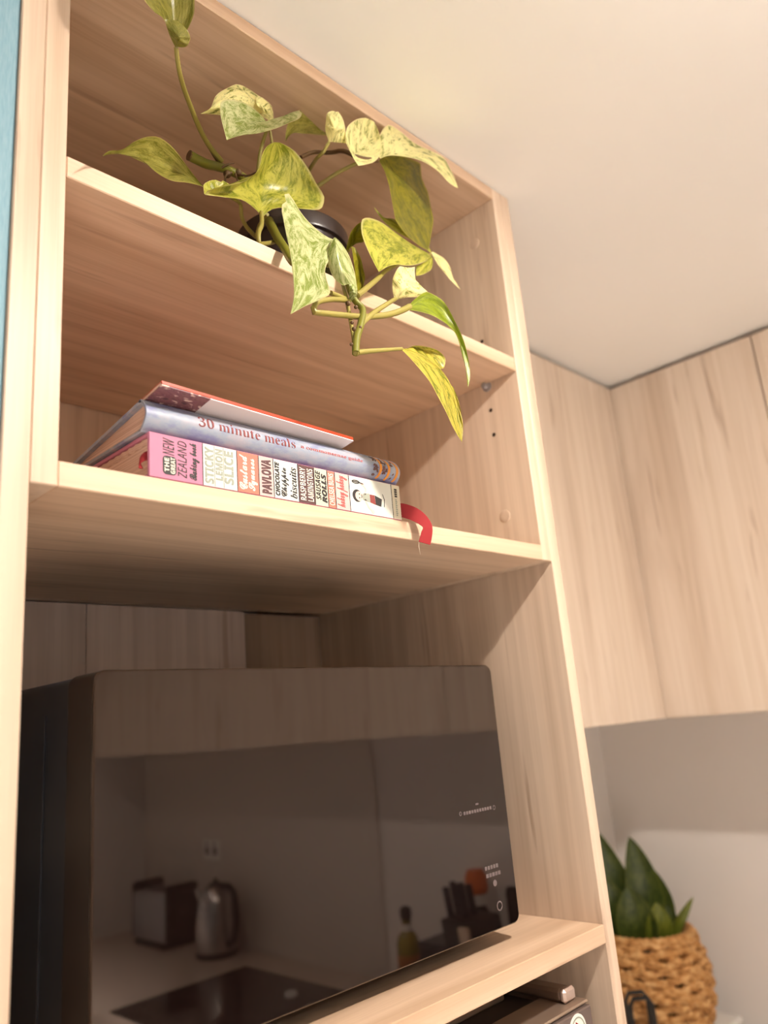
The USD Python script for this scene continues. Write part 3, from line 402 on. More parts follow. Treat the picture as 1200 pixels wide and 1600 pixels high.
# ---------------------------------------------------------------- trailing plant
PLANT = json.loads('{"leaves":[["dusk",[[[[92.3,-30.0,345.3],[80.0,-39.2,346.9],[73.9,-43.8,348.4],[62.2,-48.8,343.5],[52.3,-52.9,342.8],[43.8,-57.0,358.7],[71.6,-55.0,411.9]],[[92.3,-30.0,345.3],[86.9,-36.7,363.6],[80.4,-43.1,379.8],[71.6,-55.0,411.9]],[[92.3,-30.0,345.3],[96.7,-38.8,354.4],[98.9,-48.4,367.7],[96.8,-53.0,376.8],[92.3,-57.1,396.5],[71.6,-55.0,411.9]]],[[[89.9,-34.0,339.2],[82.8,-38.2,341.4],[73.8,-45.0,347.4]],[[90.5,-34.0,339.6],[83.8,-49.8,332.7],[85.9,-45.0,354.1]],[[91.1,-34.0,340.6],[97.7,-37.8,342.0],[99.5,-40.8,347.5],[94.7,-45.0,351.1]]]]],["cream",[[[[258.4,50.0,421.1],[249.9,42.4,431.2],[225.3,34.0,424.1],[196.0,24.3,411.5],[178.1,18.7,392.4],[159.1,11.7,366.2],[147.9,5.1,340.6],[134.3,0.0,323.5]],[[257.4,50.0,418.1],[222.3,28.1,404.7],[184.6,11.8,380.3],[159.3,4.3,352.4],[134.3,0.0,323.5]],[[257.3,50.0,415.6],[241.9,43.1,410.9],[213.0,32.6,386.1],[180.7,19.9,361.5],[155.4,9.3,341.6],[134.3,0.0,323.5]]],[[[215.7,22.0,406.4],[225.0,23.6,411.6],[234.7,26.0,409.7]],[[213.7,22.0,399.1],[220.7,19.9,397.1],[233.4,26.0,401.1]],[[215.9,22.0,395.7],[224.7,24.4,395.7],[232.5,26.0,399.0]]]]],["pale",[[[[234.9,30.0,389.1],[213.2,16.1,380.8],[171.9,-5.1,356.7],[144.1,-16.3,327.9],[139.8,-24.3,300.4],[139.8,-30.0,278.9]],[[238.3,30.0,391.8],[207.1,13.0,366.1],[174.3,-6.0,328.5],[139.8,-30.0,278.9]],[[239.9,30.0,392.0],[245.2,13.3,395.2],[249.2,3.6,397.7],[252.4,-1.3,394.6],[249.3,-4.4,386.0],[221.8,-15.1,352.9],[177.2,-26.9,309.0],[154.3,-29.4,291.9],[139.8,-30.0,278.9]]]]],["dusk",[[[[360.1,60.0,470.9],[349.2,54.4,483.4],[327.0,49.4,479.4],[303.3,45.0,463.1],[281.8,40.7,439.7],[264.4,35.5,409.6],[255.7,30.0,381.1]],[[359.9,60.0,468.1],[319.9,49.5,449.1],[283.7,40.1,423.0],[255.7,30.0,381.1]],[[359.6,60.0,465.2],[314.1,39.1,427.6],[280.2,27.9,402.8],[264.4,27.1,394.3],[255.7,30.0,381.1]]]]],["cream",[[[[279.2,-10.0,366.5],[271.0,-14.7,378.1],[270.9,-17.8,389.1],[278.2,-20.0,397.3]],[[284.6,-10.0,369.5],[272.4,-26.6,368.5],[283.6,-20.0,398.9]],[[304.0,-10.0,378.5],[300.9,-13.6,389.5],[293.6,-17.7,399.2],[285.5,-20.0,400.8]]],[[[293.7,-20.0,366.3],[301.0,-14.6,390.4],[320.2,-9.5,417.0],[342.6,-5.0,436.4]],[[302.2,-20.0,353.0],[336.8,-1.1,401.5],[354.7,1.2,429.7],[354.7,-5.0,439.1]],[[308.8,-20.0,347.1],[322.7,-18.0,357.2],[339.9,-15.5,371.7],[352.0,-13.1,389.4],[360.1,-8.4,420.3],[357.5,-5.0,437.3]]]]],["cream",[[[[353.0,-10.0,388.6],[356.8,-7.4,409.0],[367.9,-5.2,433.6],[386.7,-4.0,452.0],[399.9,-3.6,452.7],[425.9,-5.2,447.3],[449.7,-9.3,447.5],[464.1,-13.6,444.1],[467.4,-19.4,425.8],[464.2,-30.0,390.1]],[[353.8,-10.0,387.4],[383.9,-14.5,407.2],[417.5,-19.3,418.5],[445.5,-23.9,416.1],[464.2,-30.0,390.1]],[[354.7,-10.0,386.2],[365.0,-16.1,391.9],[386.2,-25.5,394.5],[404.4,-30.1,395.2],[426.9,-32.1,392.7],[446.1,-31.2,387.4],[464.2,-30.0,390.1]]]]],["olive",[[[[363.5,0.0,394.8],[366.9,-4.7,377.7],[366.1,-10.0,349.4],[367.2,-11.8,316.7],[393.6,-7.3,305.2],[433.0,0.0,310.2]],[[370.5,0.0,402.7],[388.6,0.0,383.2],[403.4,0.0,352.4],[419.4,0.0,328.6],[433.0,0.0,310.2]],[[378.4,-0.0,409.4],[418.9,5.7,431.9],[448.7,9.3,440.8],[450.7,11.4,423.1],[461.2,11.9,404.1],[461.4,9.6,376.0],[448.9,5.0,341.6],[433.0,0.0,310.2]]]]],["bright",[[[[435.7,0.0,306.3],[398.4,-2.6,304.1],[355.5,-8.3,304.0],[328.2,-13.2,297.5],[311.1,-16.5,286.4],[301.8,-23.5,259.9],[299.0,-34.1,231.6],[297.6,-45.0,206.5]],[[436.8,0.0,305.9],[382.0,-15.0,280.2],[332.6,-29.4,250.7],[297.6,-45.0,206.5]],[[437.8,0.0,305.4],[411.6,-11.6,281.4],[360.1,-31.2,245.3],[317.6,-42.6,222.6],[297.6,-45.0,206.5]]],[[[442.1,3.0,311.3],[417.2,5.4,317.3],[388.9,8.0,319.7],[370.1,10.3,329.0],[361.4,12.0,341.5]],[[442.3,3.0,313.1],[417.3,3.2,319.4],[390.5,5.1,323.7],[372.4,8.4,330.6],[361.4,12.0,341.5]],[[442.5,3.0,314.0],[430.7,8.6,334.8],[412.4,11.6,343.8],[389.9,12.5,340.1],[377.1,12.5,335.1],[361.4,12.0,341.5]]],[[[439.0,0.0,305.9],[417.6,-5.8,286.0],[393.7,-12.0,267.7]],[[438.6,0.0,303.3],[409.5,-11.8,275.6],[392.8,-12.0,261.0]],[[439.8,0.0,303.7],[431.0,-4.3,284.8],[410.9,-8.4,266.7],[392.0,-12.0,255.3]]]]],["cream",[[[[437.4,0.0,310.3],[434.7,-8.6,290.6],[441.3,-17.2,270.0],[458.5,-20.0,258.8]],[[438.5,0.0,309.9],[448.6,-6.8,295.4],[452.9,-13.1,277.3],[458.5,-20.0,258.8]],[[441.0,0.0,311.8],[458.0,-1.5,309.5],[464.1,-4.6,298.5],[460.4,-9.4,282.0],[458.5,-20.0,258.8]]]]],["olive",[[[[301.4,0.0,255.6],[304.2,-4.5,272.9],[312.1,-7.8,285.8],[320.7,-10.0,292.9]],[[303.3,0.0,257.2],[319.4,2.5,280.3],[319.0,-10.0,285.3]],[[305.1,0.0,257.9],[311.8,-4.0,265.3],[321.0,-8.2,270.6],[321.5,-10.0,274.3]]]]],["bright",[[[[218.1,30.0,277.3],[194.9,19.6,273.2],[159.8,7.0,254.5],[135.7,-0.5,241.7],[139.1,-2.3,246.1],[153.8,-6.0,254.9],[174.9,-7.3,269.8],[190.1,-6.2,290.4],[199.2,-3.3,315.9],[208.1,-1.4,330.5],[217.3,0.0,339.3]],[[219.7,30.0,279.5],[223.1,30.7,306.2],[224.4,20.3,329.8],[217.3,0.0,339.3]],[[222.6,30.0,276.5],[229.7,25.5,285.1],[245.9,18.7,290.9],[262.3,12.8,292.8],[279.8,8.1,299.7],[282.1,5.8,310.0],[269.2,2.6,320.6],[252.0,0.3,335.9],[236.1,-0.1,342.9],[225.9,-0.1,342.5],[217.3,0.0,339.3]]],[[[142.7,10.0,251.3],[143.7,12.2,261.7],[148.7,13.6,269.0],[159.8,16.0,278.0]],[[151.3,10.0,257.5],[160.8,16.9,270.9],[164.6,16.0,278.4]],[[163.5,10.0,266.1],[169.0,11.7,272.4],[172.6,12.7,276.2],[166.7,16.0,280.8]]]]],["pale",[[[[236.4,-50.0,213.2],[221.0,-53.7,209.7],[204.9,-58.1,209.1],[188.3,-63.2,211.3],[178.2,-66.9,216.1],[171.4,-68.9,218.4],[165.8,-69.9,214.5],[166.1,-71.4,207.1],[161.1,-72.3,201.3],[159.3,-73.2,194.5],[159.9,-75.8,174.6],[163.1,-77.2,152.1],[164.9,-76.4,122.2],[160.9,-75.0,101.6]],[[235.4,-50.0,210.2],[204.6,-56.3,185.0],[186.8,-63.2,152.5],[160.9,-75.0,101.6]],[[233.7,-50.0,207.5],[219.7,-60.0,181.1],[207.2,-67.4,160.0],[205.0,-70.7,151.0],[204.4,-74.8,137.4],[190.5,-77.0,123.9],[175.2,-77.0,112.8],[160.9,-75.0,101.6]]]]],["pale",[[[[232.6,-55.0,210.8],[223.9,-56.3,193.0],[220.6,-57.2,181.0],[222.4,-58.3,169.9],[228.2,-59.3,163.0],[234.8,-60.0,161.4]],[[234.1,-55.0,211.4],[223.3,-67.6,182.9],[227.8,-67.7,167.9],[240.4,-60.0,164.7]],[[234.1,-55.0,211.4],[240.6,-55.9,207.2],[248.0,-57.4,195.2],[250.9,-59.1,178.0],[250.7,-60.0,168.6]]],[[[241.2,-60.0,165.0],[244.9,-56.3,160.6],[246.7,-52.0,154.5]],[[245.9,-60.0,166.8],[244.4,-62.3,156.9],[251.4,-52.0,154.9]],[[250.7,-60.0,168.6],[254.8,-55.6,161.4],[253.6,-52.0,154.5]]]]],["olive",[[[[288.8,-20.0,244.1],[287.2,-23.3,224.0],[283.7,-27.1,199.9],[281.8,-30.0,182.8]],[[291.4,-20.0,244.4],[299.9,-18.3,228.1],[282.6,-30.0,183.1]],[[293.2,-20.0,245.2],[298.3,-23.0,230.0],[298.1,-25.8,213.0],[291.8,-28.0,197.0],[282.5,-30.0,182.4]]]]],["cream",[[[[310.9,-50.0,179.7],[308.7,-50.0,189.8],[309.7,-50.0,198.4],[315.7,-50.0,211.0],[323.1,-50.0,220.3]],[[315.5,-50.0,181.3],[313.9,-59.2,188.6],[337.3,-50.0,224.4]],[[311.7,-50.0,179.3],[327.9,-50.0,187.8],[347.3,-50.0,196.2],[361.1,-50.0,206.2],[349.1,-50.0,209.0],[344.3,-50.0,214.3],[345.3,-50.0,228.3]]]]],["green",[[[[321.1,-55.0,170.1],[337.0,-63.3,168.3],[352.4,-70.2,162.2],[367.8,-74.8,149.4],[375.3,-74.6,123.9],[381.6,-70.0,99.8]],[[327.1,-55.0,174.9],[353.4,-57.5,185.6],[374.5,-60.8,172.3],[386.1,-64.4,148.5],[381.6,-70.0,99.8]],[[325.6,-55.0,177.1],[338.1,-57.7,189.9],[349.2,-59.5,197.2],[366.2,-62.5,193.5],[378.4,-66.0,173.4],[387.7,-68.6,147.2],[389.2,-69.6,123.0],[381.6,-70.0,99.8]]]]],["yellow",[[[[289.5,-70.0,113.4],[301.5,-75.6,99.0],[316.0,-80.1,80.1],[328.6,-80.3,62.1],[341.5,-77.9,47.3],[356.0,-75.0,37.0]],[[290.3,-70.0,113.7],[319.7,-71.2,108.6],[341.3,-72.3,94.9],[352.0,-73.6,68.9],[356.0,-75.0,37.0]],[[291.3,-70.0,114.6],[313.4,-70.7,115.9],[337.0,-71.7,109.5],[351.3,-72.5,96.1],[357.0,-73.8,66.7],[356.0,-75.0,37.0]]],[[[294.6,-70.0,115.0],[320.7,-68.1,116.5],[347.6,-66.0,112.1]],[[301.8,-70.0,118.4],[335.9,-62.2,127.4],[350.5,-66.0,112.9]],[[301.9,-70.0,119.1],[323.1,-68.9,126.7],[343.6,-67.8,129.4],[356.0,-66.8,124.1],[352.4,-66.0,113.4]]],[[[350.6,-73.0,95.1],[355.7,-73.0,69.9],[359.0,-73.0,40.2]],[[353.0,-73.0,93.1],[361.2,-71.0,71.9],[359.0,-73.0,40.2]],[[354.7,-73.0,92.3],[360.9,-73.0,78.9],[363.1,-73.0,58.8],[359.0,-73.0,40.2]]]]],["dusk",[[[[155.4,30.0,277.0],[137.3,22.1,279.9],[112.9,10.5,284.0],[98.7,4.9,281.6],[87.1,0.8,274.3],[70.2,-5.4,256.5],[55.0,-11.8,235.7],[42.3,-16.8,224.4],[35.9,-20.0,214.4]],[[155.4,30.0,277.0],[126.5,25.4,275.8],[89.9,12.4,262.7],[58.6,-4.7,238.7],[35.9,-20.0,214.4]],[[155.4,30.0,277.0],[133.2,19.0,263.3],[104.2,4.9,244.0],[86.4,-4.0,238.1],[72.9,-10.4,237.2],[55.8,-15.5,229.0],[40.3,-18.9,220.9],[35.9,-20.0,214.4]]]]]],"stems":[["stem",0.0048,0.0042,[[154.1,50.0,323.0],[167.2,50.0,322.7],[187.1,55.0,331.2],[208.7,60.0,339.4],[221.0,60.0,339.6],[234.2,60.0,335.4]]],["petiole",0.0027,0.0019,[[193.3,55.0,340.3],[171.6,45.0,342.1],[138.8,20.0,344.3],[105.3,-15.0,337.1],[92.9,-30.0,344.4]]],["bark",0.0018,0.0008,[[189.5,56.0,339.7],[164.8,42.0,343.7],[128.7,12.0,346.5]]],["bark",0.0022,0.0026,[[293.2,50.0,394.3],[317.7,45.0,410.7],[327.8,30.0,407.1],[315.7,-10.0,368.1],[350.3,-10.0,382.3]]],["petiole",0.0022,0.0017,[[298.9,50.0,373.4],[291.0,30.0,370.5],[277.7,0.0,358.4],[279.2,-10.0,366.5]]],["petiole",0.0024,0.0019,[[298.9,50.0,349.0],[309.7,35.0,361.3],[320.3,15.0,369.6],[331.2,-5.0,373.9]]],["petiole",0.0018,0.0022,[[233.0,30.0,383.4],[231.5,40.0,366.0],[233.8,50.0,345.9],[242.0,60.0,331.5]]],["petiole",0.0014,0.0016,[[247.8,45.0,403.5],[254.2,50.0,390.4],[261.6,60.0,372.7]]],["petiole",0.0016,0.0022,[[156.1,30.0,278.0],[191.6,45.0,294.5],[209.9,50.0,296.8],[215.2,55.0,286.0],[226.1,60.0,280.5],[239.1,65.0,280.1]]],["petiole",0.0022,0.0022,[[219.7,30.0,279.5],[211.9,20.0,257.6],[199.6,10.0,231.6],[200.1,10.0,225.7],[219.2,20.0,239.9],[247.5,40.0,267.0]]],["petiole",0.0016,0.0016,[[227.4,30.0,280.9],[233.1,50.0,283.9],[235.2,60.0,274.2]]],["stem",0.0048,0.0032,[[244.6,50.0,292.8],[235.7,30.0,263.0],[217.4,-5.0,220.2],[207.9,-30.0,188.8],[243.0,-40.0,196.3],[249.8,-50.0,175.8]]],["petiole",0.0017,0.0018,[[269.1,-20.0,228.9],[256.4,-35.0,192.3],[247.1,-50.0,155.6],[241.1,-60.0,118.1],[232.2,-70.0,92.0]]],["stem",0.0028,0.0034,[[249.8,-50.0,175.8],[252.4,-55.0,155.2],[257.4,-58.0,147.9],[250.2,-62.0,129.3],[239.0,-66.0,108.8],[232.9,-70.0,92.2]]],["petiole",0.0022,0.003,[[222.8,-56.0,151.5],[247.5,-52.0,154.8],[218.9,-58.0,143.0],[196.7,-62.0,126.7],[195.3,-63.0,120.6],[226.8,-60.0,130.3],[264.9,-57.0,142.7],[295.9,-56.0,156.3],[325.3,-55.0,174.9]]],["petiole",0.0028,0.0018,[[255.4,-55.0,161.3],[295.6,-40.0,198.0],[346.4,-15.0,244.4],[392.6,-5.0,279.6],[435.6,0.0,305.4]]],["petiole",0.0026,0.002,[[248.2,-62.0,125.6],[268.1,-58.0,145.3],[291.5,-53.0,164.7],[311.9,-50.0,180.7]]],["petiole",0.0026,0.0016,[[233.0,-70.0,92.8],[247.6,-70.0,98.4],[267.6,-70.0,105.6],[291.2,-70.0,113.9]]],["petiole",0.0014,0.0014,[[305.0,0.0,257.2],[308.0,10.0,257.0],[319.9,30.0,268.5]]]],"nodes":[[199.6,55.0,328.6,4.0],[214.2,57.0,338.8,4.0],[246.5,-61.0,144.0,1.8],[235.3,-66.0,123.2,1.7],[244.8,-66.0,121.5,1.6],[230.5,-68.0,100.6,1.6],[242.5,-56.0,148.6,2.4],[236.0,-67.0,117.0,2.0]],"roots":[[[205.0,55.0,332.9],[194.9,52.0,317.1],[196.3,50.0,310.7]],[[212.7,55.0,335.3],[219.3,45.0,330.9],[222.9,35.0,330.9],[226.1,30.0,328.7]],[[209.6,55.0,333.7],[210.1,52.0,321.6]],[[191.7,53.0,330.7],[200.3,50.0,337.8],[204.9,50.0,340.9]]]}')
pt = thing('potted_pothos', 'trailing variegated plant in a small black pot on the upper shelf', 'plant', (0.31, 0.09, S1))
pc = (0.31, 0.092)
obj('pot', lathe([(0, S1 + .0002), (.043, S1 + .0002), (.0455, S1 + .003), (.0575, .300), (.0615, .300), (.0622, .302), (.0622, .316), (.061, .318), (.0590, .318), (.0575, .306), (.0568, .306), (0, .306)], pc, 56), 'pot_plastic', pt, smooth=35)
so = trimesh.creation.icosphere(subdivisions=4, radius=1.0); sv = so.vertices; sv = sv * (.0565, .0565, .006); sv[:, 2] += .306 + .004 * (meshkit.fbm(sv * 180 + 9) - .5); so.vertices = sv + np.array([pc[0], pc[1], 0]); obj('soil', so, 'soil', pt, smooth=True)
def strip(C, n):
    C = np.array(C, float) / 1000; s = np.r_[0, np.cumsum(np.linalg.norm(np.diff(C, axis=0), axis=1))]; s /= max(s[-1], 1e-9); return smooth_path(C, s, np.linspace(0, 1, n))
def blade(patches, n=26, k=8):
    V, F, UV, off = [], [], [], 0
    for A, Mi, B in patches:
        a, m, b = strip(A, n), strip(Mi, n), strip(B, n); t = np.linspace(-1, 1, 2 * k + 1)[None, :, None]
        lin = np.where(t < 0, m[:, None] + (a - m)[:, None] * -t, m[:, None] + (b - m)[:, None] * t)
        quad = a[:, None] * (t * (t - 1) / 2) + m[:, None] * (1 - t * t) + b[:, None] * (t * (t + 1) / 2)
        g = 0.55 * lin + 0.45 * quad; s_ = np.linspace(0, 1, n)[:, None]; w = 2 * k + 1
        nn = np.cross(np.gradient(g, axis=0), np.gradient(g, axis=1)); nn /= np.linalg.norm(nn, axis=2, keepdims=True) + 1e-9
        rip = np.sin(s_ * 20 - np.abs(t[..., 0]) * 5) * np.abs(t[..., 0]) * (1 - np.abs(t[..., 0])) * 4 * np.sin(np.pi * s_); g = g + nn * rip[..., None] * .0009
        i, j = np.meshgrid(np.arange(n - 1), np.arange(w - 1), indexing='ij'); p = i * w + j + off
        F.append(np.stack([p, p + 1, p + w + 1], -1).reshape(-1, 3)); F.append(np.stack([p, p + w + 1, p + w], -1).reshape(-1, 3))
        V.append(g.reshape(-1, 3)); UV.append(np.stack(np.broadcast_arrays(s_, t[..., 0] / 2 + .5), -1).reshape(-1, 2)); off += n * w
    return np.vstack(V), np.vstack(F), np.vstack(UV)
for tone, patches in PLANT['leaves']:
    v, f, uv = blade(patches); obj('leaf', (v, f), 'leaf_' + tone, pt, smooth=True, uv=uv)
for tone, r0, r1, pts in PLANT['stems']:
    p = np.array(pts) / 1000; obj('petiole' if tone == 'petiole' else 'stem', tube(p, np.linspace(r0, r1, len(p)), n=10, samples=28), tone, pt, smooth=40)
p = np.array(PLANT['stems'][0][3][0]) / 1000; q = np.array(PLANT['stems'][0][3][1]) / 1000; d = (p - q) / np.linalg.norm(p - q)
obj('stem_cut', tube([p - d * .0006, p + d * .0008], .00485, n=12), 'bark', pt, label='dried brown cut end of the stem')
obj('node', cat([ball(np.array(n[:3]) / 1000, n[3] / 1000, 1, (1, 1, 1)) for n in PLANT['nodes'][:1]]), 'bark', pt, smooth=True)
for n in PLANT['nodes'][1:]: obj('node', ball(np.array(n[:3]) / 1000, n[3] / 1000, 1), 'bark', pt, smooth=True)
for r in PLANT['roots']: obj('aerial_root', tube(np.array(r) / 1000, np.linspace(.0014, .0005, len(r)), n=6, samples=12), 'bark', pt, smooth=40)

# ---------------------------------------------------------------- wall cupboards
CZ, CX, CY = -0.2385, 1.320, 0.241
def cupboard(label, x0, x1, y0, y1, doors, face, group=None):
    c = thing('wall_cupboard', label, 'cupboard', ((x0 + x1) / 2, (y0 + y1) / 2, CZ), group)
    if face == 'y':
        obj('body', bx(x0, x1, y0 + .02, y1, CZ, ZC - .001), 'cupboard', c)
        for a, b in doors: obj('door', bx(a + .0012, b - .0012, y0, y0 + .018, CZ - .001, ZC - .010), 'cupboard', c)
    else:
        obj('body', bx(x0 + .02, x1, y0, y1, CZ, ZC - .001), 'cupboard', c)
        for a, b in doors: obj('door', bx(x0, x0 + .018, a + .0012, b - .0012, CZ - .001, ZC - .010), 'cupboard', c)
    return c
cupboard('pale oak wall cupboard against the rear wall, just right of the open shelves', 0.6195, CX - .001, CY, YR - .001, [(0.6195, CX - .001)], 'y')
cupboard('pale oak corner wall cupboard on the right wall, nearest the room corner', CX, X1 - .001, -0.06, YR - .001, [(-0.06, CY + .02)], 'x')
ys = [-0.06, -0.385, -0.71, -1.035, -1.36, -1.685, -2.01, -2.335, -2.66]
lab = ['pale oak wall cupboard with two doors, at the right edge of the picture', 'pale oak wall cupboard mirrored at the right of the microwave door', 'pale oak wall cupboard over the hob, mirrored in the microwave door', 'pale oak wall cupboard over the toaster, mirrored at the left of the microwave door']
for k in range(4): cupboard(lab[k], CX, X1 - .001, ys[2 * k + 2] + .0005, ys[2 * k] - .0005, [(ys[2 * k + 2], ys[2 * k + 1]), (ys[2 * k + 1], ys[2 * k])], 'x')

# ---------------------------------------------------------------- worktop run and what stands on it
WZ = -0.96
wt = obj('worktop', cat([bx(1.035, X1 - .001, YB + .001, YR - .001, WZ - .035, WZ, .002), bx(0.6195, 1.034, 0.02, YR - .001, WZ - .035, WZ, .002)]), 'worktop'); tag(wt, 'pale stone-look worktop running round the kitchen corner', 'worktop')
for k, (a, b) in enumerate(((-2.85, -1.9), (-1.9, -1.3), (-1.3, -0.6), (-0.6, 0.02))):
    c = thing('base_cabinet', ['pale oak base cabinet under the toaster and kettle', 'pale oak base cabinet under the hob', 'pale oak base cabinet under the oil bottle', 'pale oak base cabinet by the kitchen corner'][k], 'cabinet', (1.36, (a + b) / 2, ZF))
    obj('body', bx(1.08, X1 - .002, a + .002, b - .002, ZF, WZ - .0355), 'oak_z', c); obj('door', bx(1.058, 1.0795, a + .004, b - .004, ZF + .1, WZ - .04), 'cupboard', c)
c = thing('base_cabinet', 'pale oak base cabinet beside the tall cabinet, under the basket plant', 'cabinet', (0.84, 0.3, ZF)); obj('body', bx(0.62, 1.078, 0.062, YR - .002, ZF, WZ - .0355), 'oak_z', c); obj('door', bx(0.625, 1.05, 0.042, 0.0615, ZF + .1, WZ - .04), 'cupboard', c)
sg = obj('splashback', bx(X1 - .0075, X1 - .0005, YB + .002, -1.352, WZ + .0005, CZ - .001, .0005), 'splash'); tag(sg, 'smooth grey-beige splashback panel behind hob, kettle and toaster', 'splashback')
sg.SetCustomDataByKey('kind', 'structure') if False else None

ts = thing('toaster', 'two-slice chrome toaster with black ends, mirrored in the microwave door', 'toaster', (1.575, -2.48, WZ))
m = manifold3d.Manifold.batch_hull([manifold3d.Manifold.sphere(.018, 32).translate((x, y, z)) for x in (1.510, 1.624) for y in (-2.594, -2.384) for z in (WZ + .040, WZ + .178)]); obj('body', m, 'brushed_steel', ts, smooth=40)
for y0, y1 in ((-2.620, -2.6125), (-2.3655, -2.352)): obj('end_panel', manifold3d.Manifold.batch_hull([manifold3d.Manifold.cylinder(y1 - y0, .018, .018, 24).rotate((-90, 0, 0)).translate((x, y0, z)) for x in (1.516, 1.618) for z in (WZ + .04, WZ + .208)]), 'black_plastic', ts, smooth=40)
obj('base', bx(1.495, 1.64, -2.60, -2.38, WZ, WZ + .028, .006), 'black_plastic', ts)
for x in (1.547, 1.587): obj('slot', bx(x - .012, x + .012, -2.57, -2.41, WZ + .15, WZ + .1965, .001), 'black_plastic', ts)
obj('lever', bx(1.555, 1.58, -2.354, -2.335, WZ + .12, WZ + .135, .003), 'black_plastic', ts)

kt = thing('kettle', 'brushed steel kettle with a black handle, mirrored beside the toaster', 'kettle', (1.572, -2.13, WZ))
kc = (1.572, -2.13)
obj('base', cyl(.078, WZ, WZ + .022, kc, ch=.004), 'black_plastic', kt, smooth=30)
obj('body', lathe([(0, WZ + .0225), (.074, WZ + .0225), (.077, WZ + .04), (.075, WZ + .11), (.066, WZ + .18), (.052, WZ + .215), (.03, WZ + .235), (0, WZ + .24)], kc, 48), 'steel', kt, smooth=40)
obj('lid', lathe([(0, WZ + .236), (.028, WZ + .236), (.024, WZ + .243), (.008, WZ + .246), (.007, WZ + .258), (0, WZ + .262)], kc, 32), 'black_plastic', kt, smooth=40)
obj('handle', tube([(1.575, -2.10, WZ + .232), (1.575, -2.055, WZ + .235), (1.575, -2.015, WZ + .20), (1.575, -2.012, WZ + .13), (1.575, -2.03, WZ + .06), (1.573, -2.058, WZ + .045)], .013, n=14, samples=36), 'black_plastic', kt, smooth=40)
obj('spout', tube([(1.565, -2.195, WZ + .17), (1.56, -2.215, WZ + .19), (1.555, -2.232, WZ + .212)], [.016, .013, .011], n=12, samples=10), 'steel', kt, smooth=40)

hb = thing('hob', 'black glass hob let into the worktop, mirrored at the foot of the microwave door', 'hob', (1.29, -1.62, WZ))
obj('glass', bx(1.048, 1.536, -1.903, -1.325, WZ, WZ + .005, .0015), 'black_gloss', hb)
for x, y, r in ((1.18, -1.76, .085), (1.42, -1.76, .07), (1.18, -1.46, .07), (1.40, -1.44, .055)):
    obj('cooking_ring', lathe([(r - .0012, WZ + .0051), (r, WZ + .0051), (r, WZ + .0054), (r - .0012, WZ + .0054), (r - .0012, WZ + .0051)], (x, y), 48), 'oven_front', hb)
obj('knob', cyl(.019, WZ + .0052, WZ + .018, (1.415, -1.503), ch=.003), 'white', hb, smooth=30)
ol = thing('power_outlet', 'small wall outlet above the kettle, mirrored in the microwave door', 'outlet', (X1 - .012, -2.30, -0.62))
obj('plate', bx(X1 - .0165, X1 - .0078, -2.36, -2.245, -0.665, -0.59, .002), 'white', ol)
for y in (-2.33, -2.275): obj('socket', bx(X1 - .0175, X1 - .016, y - .014, y + .014, -0.645, -0.617, .0008), 'print_grey', ol); obj('switch', bx(X1 - .019, X1 - .016, y - .006, y + .006, -0.61, -0.598, .0008), 'print_grey', ol)

def bottle(name, label, cat_, c, parts):
    t = thing(name, label, cat_, (c[0], c[1], WZ))
    for n_, pr, m_ in parts: obj(n_, lathe([(r, WZ + z) for r, z in pr], c, 32), m_, t, smooth=35)
    return t
bottle('oil_bottle', 'yellow-green oil bottle with a black stopper, mirrored in the microwave door', 'bottle', (1.56, -1.145), [('glass_body', [(0, 0), (.030, 0), (.032, .004), (.032, .155), (.026, .175), (.013, .19), (.013, .215), (0, .215)], 'oil'), ('label_band', [(.0322, .03), (.0326, .03), (.0326, .13), (.0322, .13)], 'amber'), ('neck_label', [(.0132, .185), (.0145, .185), (.0145, .205), (.0132, .205)], 'white'), ('stopper', [(0, .2152), (.014, .2152), (.017, .225), (.017, .242), (.009, .25), (0, .25)], 'black_plastic')])
bottle('jar', 'squat dark jar between the oil bottle and the black tin, mirrored', 'jar', (1.55, -1.05), [('jar_body', [(0, 0), (.034, 0), (.037, .005), (.037, .12), (.030, .135), (0, .135)], 'black_plastic'), ('lid', [(0, .1355), (.031, .1355), (.031, .165), (.028, .169), (0, .169)], 'black_satin')])
tb = thing('tin', 'low black tin beside the knife block, mirrored in the microwave door', 'tin', (1.52, -0.94, WZ)); obj('body', bx(1.45, 1.57, -1.0, -0.90, WZ, WZ + .185, .004), 'black_plastic', tb); obj('lid', bx(1.447, 1.573, -1.003, -0.897, WZ + .1855, WZ + .20, .004), 'black_satin', tb)
kb = thing('knife_block', 'dark leaning knife block with pale handles, mirrored at the right of the microwave door', 'knife block', (1.50, -0.82, WZ))
sh = lambda m: (m.apply_transform([[1, 0, 0, 0], [0, 1, -.16, -.16 * -WZ], [0, 0, 1, 0], [0, 0, 0, 1]]) or m)
def lean(m):
    v = m.vertices.copy(); v[:, 1] -= .16 * (v[:, 2] - WZ); return trimesh.Trimesh(v, m.faces, process=False)
obj('block', lean(bx(1.44, 1.56, -.865, -.762, WZ, WZ + .265, .004)), 'black_plastic', kb)
for k, (x, y) in enumerate(((1.47, -.85), (1.50, -.85), (1.53, -.85), (1.485, -.815), (1.52, -.815))): obj('knife_handle', lean(bx(x - .009, x + .009, y - .007, y + .007, WZ + .262, WZ + .335 + .008 * (k % 2), .003)), 'black_satin', kb)
for k in range(3): obj('knife_handle', lean(bx(1.425, 1.4398, -.80 + .0, -.768, WZ + .14 + k * .03, WZ + .195 + k * .03, .003)), 'wood_plug', kb)
